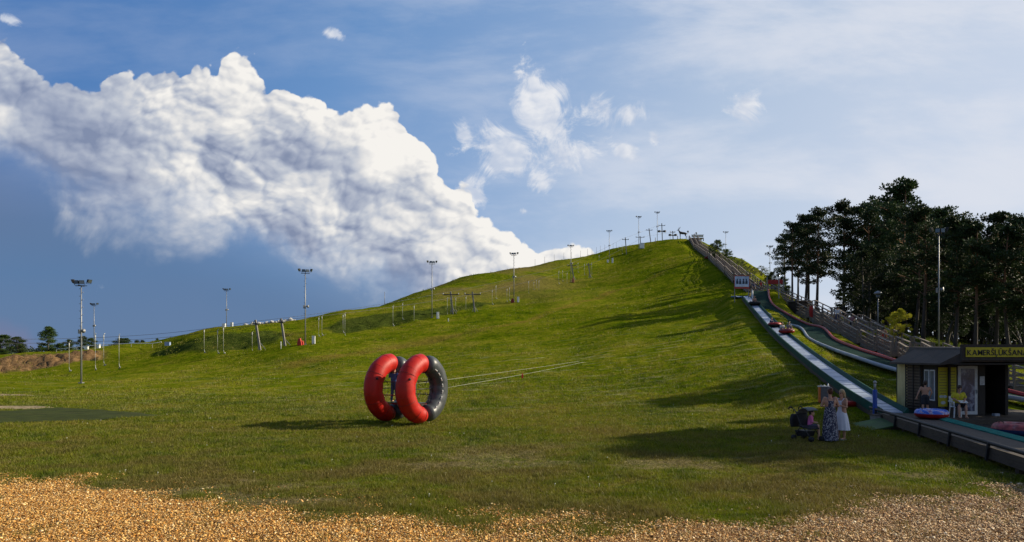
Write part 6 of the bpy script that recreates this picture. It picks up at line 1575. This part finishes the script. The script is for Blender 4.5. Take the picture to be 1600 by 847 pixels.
# ------------------------------------------------------------------ people, animals
# woman in the long patterned dress, seen from behind, arms folded in front
def woman_dress():
    g_ = G(1297, 22.4); p = thing('person', g_, R(172), 'woman seen from behind in a long dark patterned dress', 'person')
    J, k = standing(1.70, female=True, armL=((-.27, -.02, 1.16), (-.13, -.26, 1.10)), armR=((.27, -.02, 1.16), (.12, -.28, 1.14)))
    v = figure(p, J, k, SKIN2, .011); hair(p, mat_plain('auburn_hair', (.07, .022, .014), .5, var=.3, scale=30), v['head'], k, None, 'bun')
    m_, t, b = mat_new('patterned_cloth'); co_ = t.node('ShaderNodeTexCoord').outputs['Object']
    f, _ = t.noise(co_, 26, 3, .6, .6); f2, _ = t.noise(co_, 60, 2, .5)
    c = t.mix(t.step(f, .53, .58), (.016, .018, .045), (.34, .33, .36)); c = t.mix(t.step(f2, .60, .66, 0, .8), c, (.10, .08, .16)); t.put(b.inputs['Base Color'], c); b.inputs['Roughness'].default_value = .8
    d = MB(); d.smooth = True; n = 40; prof = [(.0, .03, .25), (.0, .06, .25), (.05, .45, .235), (.0, .80, .21), (0, .97, .185), (0, 1.10, .150), (0, 1.20, .155), (0, 1.29, .165), (0, 1.335, .16)]
    vs = []; fs = []
    for (o_, z, r) in prof:
        for i in range(n):
            a = 2 * PI * i / n; w = 1 + (.10 if z < .9 else 0) * math.sin(a * 9 + z * 1.5) * (1 - z / 1.0) if z < 1 else 1
            vs.append((r * w * math.cos(a) * k, r * w * .72 * math.sin(a) * k, z * k))
    for j in range(len(prof) - 1):
        for i in range(n): fs.append((j * n + i, j * n + (i + 1) % n, (j + 1) * n + (i + 1) % n, (j + 1) * n + i))
    d.add(vs, fs)
    for x in (-.085, .085):
        for y0, y1 in ((-.115, -.02), (.115, .02)): d.tube([(x * k, y0 * k, 1.32 * k), (x * 1.15 * k, (y0 * .9) * k, 1.40 * k), (x * 1.2 * k, y1 * k, 1.465 * k)], .009, 6)
    o = d.build('dress', m_, p); s_ = o.modifiers.new('thick', 'SOLIDIFY'); s_.thickness = .008; o.modifiers.new('sub', 'SUBSURF').render_levels = 1
woman_dress()
def woman_white():
    g_ = G(1315, 22.9); p = thing('person', g_, R(-62), 'fair haired woman in a white summer dress and sunglasses', 'person')
    J, k = standing(1.62, female=True, armL=((-.22, -.10, 1.14), (-.06, -.25, 1.40)), armR=((.235, -.05, 1.15), (.08, -.24, 1.22)))
    v = figure(p, J, k, SKIN2, .011); hair(p, HAIR_B, v['head'], k, None, 'long')
    gl = MB(); h_ = v['head']
    for q_ in (-1, 1): gl.ball(h_ + Vector((q_ * .034, -.092, .012)) * k, .024 * k, 8, (1.1, .35, .8)); gl.beam(h_ + Vector((q_ * .06, -.085, .018)) * k, h_ + Vector((q_ * .088, .01, .012)) * k, .006, .010)
    gl.build('sunglasses', M_BLACK, p)
    m_ = mat_plain('white_cotton', (.62, .62, .68), .85, var=.06, scale=6)
    d = MB(); d.smooth = True; n = 44; prof = [(.34, .295), (.36, .29), (.55, .265), (.75, .225), (.93, .18), (1.05, .135), (1.13, .132), (1.24, .150), (1.33, .145), (1.37, .125)]
    vs = []; fs = []
    for (z, r) in prof:
        for i in range(n):
            a = 2 * PI * i / n; w = 1 + .09 * math.sin(a * 11 + z * 2) * max(0, 1 - z / .98)
            vs.append((r * w * math.cos(a) * k, r * w * .78 * math.sin(a) * k, z * k))
    for j in range(len(prof) - 1):
        for i in range(n): fs.append((j * n + i, j * n + (i + 1) % n, (j + 1) * n + (i + 1) % n, (j + 1) * n + i))
    d.add(vs, fs)
    for x in (-.09, .09):
        for y0 in (-.095, .095): d.tube([(x * k, y0 * k, 1.35 * k), (x * 1.15 * k, y0 * .7 * k, 1.41 * k), (x * 1.2 * k, 0, 1.46 * k)], .014, 6)
    o = d.build('dress', m_, p); s_ = o.modifiers.new('thick', 'SOLIDIFY'); s_.thickness = .008; o.modifiers.new('sub', 'SUBSURF').render_levels = 1
    f = MB(); f.smooth = True
    for q_ in 'LR': f.tube([v['a' + q_] + Vector((0, .06, -.07)), v['f' + q_] + Vector((0, -.03, -.03))], [.034, .038], 8)
    f.build('sandals', M_PALE, p)
    c = thing('phone', g_ + Matrix.Rotation(R(-62), 3, 'Z') @ (Vector((.06, -.33, 1.28)) * k), R(-62), 'small pale cup held by the woman in white', 'cup')
    b = MB(); b.smooth = True; b.tube([(0, 0, -.05), (0, 0, .05)], [.028, .036], 10); b.build('cup', M_REDW, c); c.name = 'cup'; b = MB(); b.tube([(0, 0, .05), (0, 0, .056)], .037, 10); b.build('lid', M_WHITE, c)
woman_white()
# pushchair with a child in pink
def pushchair():
    g_ = G(1262, 22.6); t = thing('pushchair', g_, R(25), 'grey and black pushchair standing on the shaded grass', 'pushchair')
    fr = MB(); fr.smooth = True
    for s_ in (-1, 1):
        x = s_ * .22
        fr.tube([(x, .42, 1.02), (x, .30, .95), (x, .10, .55), (x, -.32, .12)], .014, 8); fr.tube([(x, .05, .50), (x, .34, .12)], .014, 8); fr.tube([(x, -.30, .38), (x, .15, .50)], .012, 8)
    fr.tube([(-.22, .34, .12), (.22, .34, .12)], .012, 8)
    fr.build('frame', M_STEELD, t)
    for s_ in (-1, 1):
        h_ = MB(); h_.smooth = True; x = s_ * .22; h_.tube([(x, .42, 1.02), (x, .50, 1.06), (x, .56, 1.02), (x, .57, .96)], .022, 8); h_.build('handle', M_BLACK, t)
        for (y, dx) in ((-.34, 0), (.36, 0)):
            w_ = MB(); w_.smooth = True
            for q_ in (-.028, .028):
                c = Vector((x + q_, y, .085)); w_.tube([c + Vector((.011 * math.cos(0), 0, 0)) - Vector((.022, 0, 0)), c + Vector((.011, 0, 0))], .085, 16)
            w_.build('wheel', M_BLACK, t)
    s = MB(); s.smooth = True; s.hexa([Vector(q_) for q_ in ((-.20, -.30, .38), (.20, -.30, .38), (.20, .12, .42), (-.20, .12, .42), (-.20, -.30, .44), (.20, -.30, .44), (.20, .12, .50), (-.20, .12, .50))]); s.hexa([Vector(q_) for q_ in ((-.20, .08, .46), (.20, .08, .46), (.20, .14, .46), (-.20, .14, .46), (-.19, .26, .92), (.19, .26, .92), (.19, .31, .92), (-.19, .31, .92))])
    s.build('seat', mat_plain('seat_black', (.02, .02, .024), .85, var=.3), t, bevel=.02)
    hd_ = MB(); hd_.smooth = True; n = 12; vs = []; fs = []
    for i in range(n + 1):
        a = R(15 + 120 * i / n)
        for j in range(9):
            x = -.23 + .46 * j / 8; e = 1 - .10 * abs((j - 4) / 4) ** 3
            vs.append((x, .22 - .30 * math.cos(a) * e * -1 - .25, .78 + .30 * math.sin(a) * e))
    for i in range(n):
        for j in range(8): fs.append((i * 9 + j, i * 9 + j + 1, (i + 1) * 9 + j + 1, (i + 1) * 9 + j))
    hd_.add(vs, fs); o = hd_.build('hood', mat_plain('grey_canvas', (.13, .14, .145), .85, var=.15), t); m_ = o.modifiers.new('thick', 'SOLIDIFY'); m_.thickness = .012
    bk = MB(); bk.hexa([Vector(q_) for q_ in ((-.17, -.10, .14), (.17, -.10, .14), (.17, .30, .14), (-.17, .30, .14), (-.20, -.14, .32), (.20, -.14, .32), (.20, .36, .32), (-.20, .36, .32))]); bk.build('basket', M_BLACK, t, bevel=.02)
    bg_ = thing('bag', g_ + Matrix.Rotation(R(25), 3, 'Z') @ Vector((0, .50, .62)), R(25), 'black bag hanging on the pushchair handles', 'bag')
    b = MB(); b.smooth = True; b.prism([(-.17, -.22), (.17, -.22), (.20, .0), (.14, .20), (-.14, .20), (-.20, 0)], -.07, .07); b.build('bag_body', mat_plain('bag_black', (.015, .015, .018), .8, var=.4), bg_, bevel=.03)
    b = MB(); b.smooth = True; b.tube([(-.12, 0, .18), (-.1, -.03, .36), (.1, -.03, .36), (.12, 0, .18)], .010, 6); b.build('strap', M_BLACK, bg_)
    b = MB(); b.smooth = True; b.ball((.02, .08, -.10), .045, 10, (1.4, .4, .8)); b.build('badge', M_PALE, bg_)
    c = thing('person', g_ + Vector((.06, -.02, .0)), R(75), 'small child in a pink shirt sitting in the pushchair', 'person')
    J, k = seated(1.05, .44, legs='chair'); v = figure(c, J, k, SKIN, .012, hr=1.35)
    pk = mat_plain('pink_cotton', (.60, .14, .32), .8)
    cloth(c, 'shirt', pk, [([v['pelvis'] + Vector((q_ * k, 0, .04)), v['chest'] + Vector((q_ * k, 0, .03))], [.125 * k, .13 * k]) for q_ in (-.05, .05)] + [([v['chest'] * .5 + v['s' + q_] * .5, v['s' + q_], v['e' + q_]], [.085 * k, .08 * k, .06 * k]) for q_ in 'LR'], .014)
    cloth(c, 'shorts', mat_plain('short_dark', (.05, .05, .08), .8), [([v['h' + q_], v['k' + q_] * .7 + v['h' + q_] * .3], [.11 * k, .10 * k]) for q_ in 'LR'], .014)
    hair(c, HAIR_D, v['head'], k * 1.35, None, 'short')
pushchair()
# shirtless boy walking on the deck
p = thing('person', (17.02, 29.0, .42), R(150), 'shirtless boy in dark shorts standing on the dark deck', 'person')
J, k = standing(1.38, stride=.10, armL=((-.30, .02, 1.17), (-.22, -.12, .93)), armR=((.30, .05, 1.16), (.38, .06, .92))); v = figure(p, J, k, SKIN2, .012, hr=1.1)
cloth(p, 'shorts', mat_plain('dark_shorts', (.02, .022, .03), .8), [([v['pelvis'] + Vector((q_ * k, 0, -.02)), v['pelvis'] + Vector((q_ * k, 0, .05))], [.115 * k, .112 * k]) for q_ in (-.05, .05)] + [([v['h' + q_], v['k' + q_] * .75 + v['h' + q_] * .25], [.112 * k, .10 * k]) for q_ in 'LR'], .014)
hair(p, HAIR_D, v['head'], k * 1.1, None, 'short')
# attendant on a white chair reading
cx_, cy_ = 17.95, 28.35
ch = thing('chair', (cx_, cy_, .36), R(-8), 'white plastic garden chair before the yellow posters', 'chair')
b = MB(); b.box((0, 0, .43), (.44, .44, .03)); b.build('seat', M_WHITE, ch, bevel=.01)
b = MB(); b.hexa([Vector(q_) for q_ in ((-.21, .20, .44), (.21, .20, .44), (.21, .23, .44), (-.21, .23, .44), (-.20, .30, .84), (.20, .30, .84), (.20, .33, .84), (-.20, .33, .84))]); b.build('backrest', M_WHITE, ch, bevel=.01)
for sx in (-1, 1):
    for sy in (-1, 1): b = MB(); b.beam((sx * .20, sy * .19, .42), (sx * .24, sy * .23, 0), .035, .035, up=(0, 1, 0)); b.build('leg', M_WHITE, ch)
    b = MB(); b.beam((sx * .235, -.20, .63), (sx * .235, .26, .65), .045, .03); b.beam((sx * .235, -.20, .63), (sx * .22, -.20, .42), .035, .035, up=(0, 1, 0)); b.build('armrest', M_WHITE, ch)
p = thing('person', (cx_, cy_ + .02, .36), R(-8), 'attendant in yellow shirt seated on a white chair, looking down', 'person')
J, k = seated(1.70, .42, lean=-.10, armL=((-.26, -.12, .82), (-.10, -.32, .68)), armR=((.26, -.12, .82), (.10, -.34, .68)))
J['headM'] = Matrix.Rotation(R(28), 3, 'X'); v = figure(p, J, k, SKIN2, .012)
cloth(p, 'shirt', mat_plain('yellow_shirt', (.46, .40, .02), .8), [([v['pelvis'] + Vector((q_ * k, 0, .02)), v['chest'] + Vector((q_ * 1.3 * k, 0, .03 * k))], [.128 * k, .125 * k]) for q_ in (-.06, .06)] + [([v['chest'] * .5 + v['s' + q_] * .5, v['s' + q_], v['e' + q_] * .8 + v['s' + q_] * .2], [.09 * k, .08 * k, .066 * k]) for q_ in 'LR'], .014)
cloth(p, 'shorts', mat_plain('dark_trousers', (.02, .02, .026), .8), [([v['pelvis'], v['pelvis'] + Vector((0, 0, .03))], [.14 * k, .13 * k])] + [([v['h' + q_], v['k' + q_] * .9 + v['h' + q_] * .1], [.105 * k, .085 * k]) for q_ in 'LR'], .014)
hair(p, HAIR_D, v['head'], k, J['headM'], 'short')
bk = thing('clipboard', Vector((cx_, cy_ - .34, 1.01)), R(-8), 'white papers on the lap of the attendant', 'papers')
b = MB(); b.box((0, 0, 0), (.32, .23, .012), M=Matrix.Rotation(R(22), 3, 'X')); b.build('board', mat_plain('board_brown', (.2, .12, .06), .6), bk); b = MB(); b.box((0, -.004, .011), (.29, .21, .008), M=Matrix.Rotation(R(22), 3, 'X')); b.build('paper', M_WHITE, bk)
# rider inside the double wheel
ctr = WC + ZZ * (zf - .0) - AX * .72 + TT * .05
p = thing('person', ctr, R(150), 'rider in blue clothes standing inside the inflatable wheel', 'person')
J, k = standing(1.46, armL=((-.34, -.05, 1.25), (-.42, -.10, 1.48)), armR=((.34, -.05, 1.25), (.42, -.10, 1.48)), stride=.08); v = figure(p, J, k, SKIN, .014)
bl = mat_plain('blue_cloth', (.07, .13, .32), .8)
cloth(p, 'shirt', bl, [([v['pelvis'] + Vector((q_ * k, 0, .03)), v['chest'] + Vector((q_ * 1.3 * k, 0, .02))], [.125 * k, .125 * k]) for q_ in (-.06, .06)] + [([v['chest'] * .5 + v['s' + q_] * .5, v['s' + q_], v['e' + q_]], [.09 * k, .08 * k, .06 * k]) for q_ in 'LR'], .016)
cloth(p, 'trousers', mat_plain('jeans', (.06, .09, .17), .8), [([v['pelvis'], v['pelvis'] + Vector((0, 0, .03))], [.14 * k, .13 * k])] + [([v['h' + q_], v['k' + q_], v['a' + q_]], [.105 * k, .08 * k, .06 * k]) for q_ in 'LR'], .016)
hair(p, HAIR_D, v['head'], k, None, 'short')
# riders on the slide, visitors on the stairs
def on_lane(y):
    for a, b in zip(LA[:-1], LA[1:]):
        if (a.y - y) * (b.y - y) <= 0: return a.lerp(b, (y - a.y) / (b.y - a.y))
blk = cm('black_cloth', .02, .02, .025); wht = cm('white_cloth', .55, .55, .55); gry = cm('grey_cloth', .14, .15, .18); red_ = cm('red_cloth_shirt', .4, .03, .02); blu = cm('navy_cloth', .03, .04, .10)
q_ = on_lane(56.5); tilt = R(-7)
ring_tube('sliding_tube', q_ + Vector((.30, -.2, .08)), 'dark and red tube carrying two riders down the slide', (mat_plain('tube_maroon', (.16, .02, .03), .5), M_REDW), Rm=.44, r=.17)
simple_person(q_ + Vector((.02, 0, .14)), R(0), 'rider in a white shirt sliding beside a dark dressed rider', 1.35, wht, blk, pose='ride', seat=.12, group='riders on the slide')
simple_person(q_ + Vector((.52, -.1, .14)), R(0), 'rider in dark clothes sliding beside a white shirted rider', 1.5, gry, blk, pose='ride', seat=.12, group='riders on the slide')
q_ = on_lane(60.5)
ring_tube('sliding_tube', q_ + Vector((0, 0, .08)), 'red tube just above the two riders on the slide', (M_REDW, M_BLACK), Rm=.40, r=.16)
simple_person(q_ + Vector((-.15, .35, .10)), R(10), 'rider in navy clothes behind the red tube on the slide', 1.2, blu, blk, HAIR_B, pose='ride', seat=.12, group='riders on the slide')
q_ = on_lane(76.5)
ring_tube('sliding_tube', q_ + Vector((0, 0, .08)), 'black tube with a rider near the slide head', (M_BLACK, M_BLACK), Rm=.46, r=.19)
simple_person(q_ + Vector((0, .1, .12)), R(0), 'bare chested rider highest on the slide', 1.6, None, blk, pose='ride', seat=.14, group='riders on the slide', skin=SKIN2)
for X, d, lb, tp_, bt, h_ in [(1172, 88, 'dark dressed person waiting left at the slide head', blk, blk, 1.7), (1178, 89, 'second dark dressed person at the slide head', blu, blk, 1.75), (1189, 93, 'person in a red shirt at the top of the winding slide', red_, blk, 1.6)]:
    simple_person(G(X, d), R(40), lb, h_, tp_, bt, group='people waiting at the slide head')
def on_stair(y):
    for a, b in zip(STAIR[:-1], STAIR[1:]):
        if (a.y - y) * (b.y - y) <= 0: return a.lerp(b, (y - a.y) / (b.y - a.y))
simple_person(on_stair(72.8) + Vector((.3, 0, .05)), R(160), 'visitor in a loose white shirt climbing the timber stairs', 1.8, wht, blu, group='people on the stairs')
simple_person(on_stair(68.5) + Vector((.4, 0, .05)), R(150), 'visitor in dark shirt below the white shirted one on the stairs', 1.6, cm('dull_pink', .25, .12, .12), blk, group='people on the stairs')
simple_person(on_stair(58.8) + Vector((.2, 0, .05)), R(150), 'bare chested visitor on the lower stairs near the golden bush', 1.5, None, red_, group='people on the stairs', skin=SKIN2)
simple_person(G(1110.5, 182, .1), R(30), 'person in white beside the red roll on the upper slope', 1.7, wht, blk, HAIR_B)
b = MB(); b.smooth = True; b.tube([(-1.4, 0, .35), (-.4, .1, .45), (.9, 0, .38), (1.9, 0, .30)], [.2, .38, .36, .2], 10); o = b.build('rolled_netting', mat_plain('dark_red_net', (.20, .03, .02), .9, var=.3, bump=.6)); o.location = G(1109, 183); tag(o, 'dark red roll of safety netting beside the upper stairs', 'netting')
simple_person(tp.location + Vector((-.6, .2, 1.0)), R(0), 'visitor standing on the hilltop lookout platform', 1.75, gry, blk)
# deer statue on the hilltop
def deer():
    g_ = G(1066.5, 250); t = thing('deer_statue', g_, 0, 'dark deer statue with antlers standing on the hilltop', 'deer statue')
    mb = MB(); mb.smooth = True; s = 2.15
    L_ = lambda pts, rr_: limb(mb, [Vector(q_) * s for q_ in pts], [r * s for r in rr_], 10)
    L_([(.55, 0, .92), (.30, 0, .98), (-.05, 0, 1.02), (-.38, 0, 1.10)], [.17, .19, .20, .20])      # trunk, chest left and high
    L_([(-.42, 0, 1.16), (-.58, 0, 1.38), (-.66, 0, 1.55)], [.15, .10, .075]); L_([(-.66, 0, 1.56), (-.80, 0, 1.52), (-.92, 0, 1.47)], [.075, .055, .035])
    for y in (-.09, .09):
        L_([(-.38, y, 1.0), (-.40, y, .66), (-.38, y, .58), (-.40, y, .10)], [.09, .045, .042, .026]); L_([(-.40, y, .08), (-.44, y, .03)], [.03, .025])
        L_([(.52, y, .92), (.46, y, .66), (.62, y, .48), (.60, y, .08)], [.13, .065, .036, .026]); L_([(.60, y, .08), (.55, y, .03)], [.03, .025])
        L_([(-.62, y * .5, 1.60), (-.54, y * 1.6, 1.66)], [.03, .015])
    L_([(.70, 0, 1.0), (.78, 0, .90)], [.03, .015])
    o = mb.build('body', mat_plain('dark_bronze', (.03, .026, .022), .6, metal=.3), t); r = o.modifiers.new('blend', 'REMESH'); r.mode = 'VOXEL'; r.voxel_size = .03; r.use_smooth_shade = True
    for y in (-1, 1):
        a = MB(); a.smooth = True
        a.tube([Vector(q_) * s for q_ in ((-.64, y * .03, 1.60), (-.54, y * .16, 1.76), (-.46, y * .26, 1.90), (-.52, y * .28, 2.06))], [.03 * s, .024 * s, .018 * s, .008 * s], 7)
        a.tube([Vector(q_) * s for q_ in ((-.58, y * .12, 1.70), (-.72, y * .16, 1.80))], [.02 * s, .008 * s], 6); a.tube([Vector(q_) * s for q_ in ((-.48, y * .24, 1.86), (-.36, y * .28, 1.98))], [.018 * s, .007 * s], 6); a.tube([Vector(q_) * s for q_ in ((-.52, y * .18, 1.80), (-.66, y * .24, 1.94))], [.018 * s, .007 * s], 6)
        a.build('antler', mat_plain('antler', (.04, .035, .03), .6), t)
    b = MB(); b.box((0, 0, -.05), (2.6, 1.0, .2)); b.build('plinth', M_STONE, t)
deer()
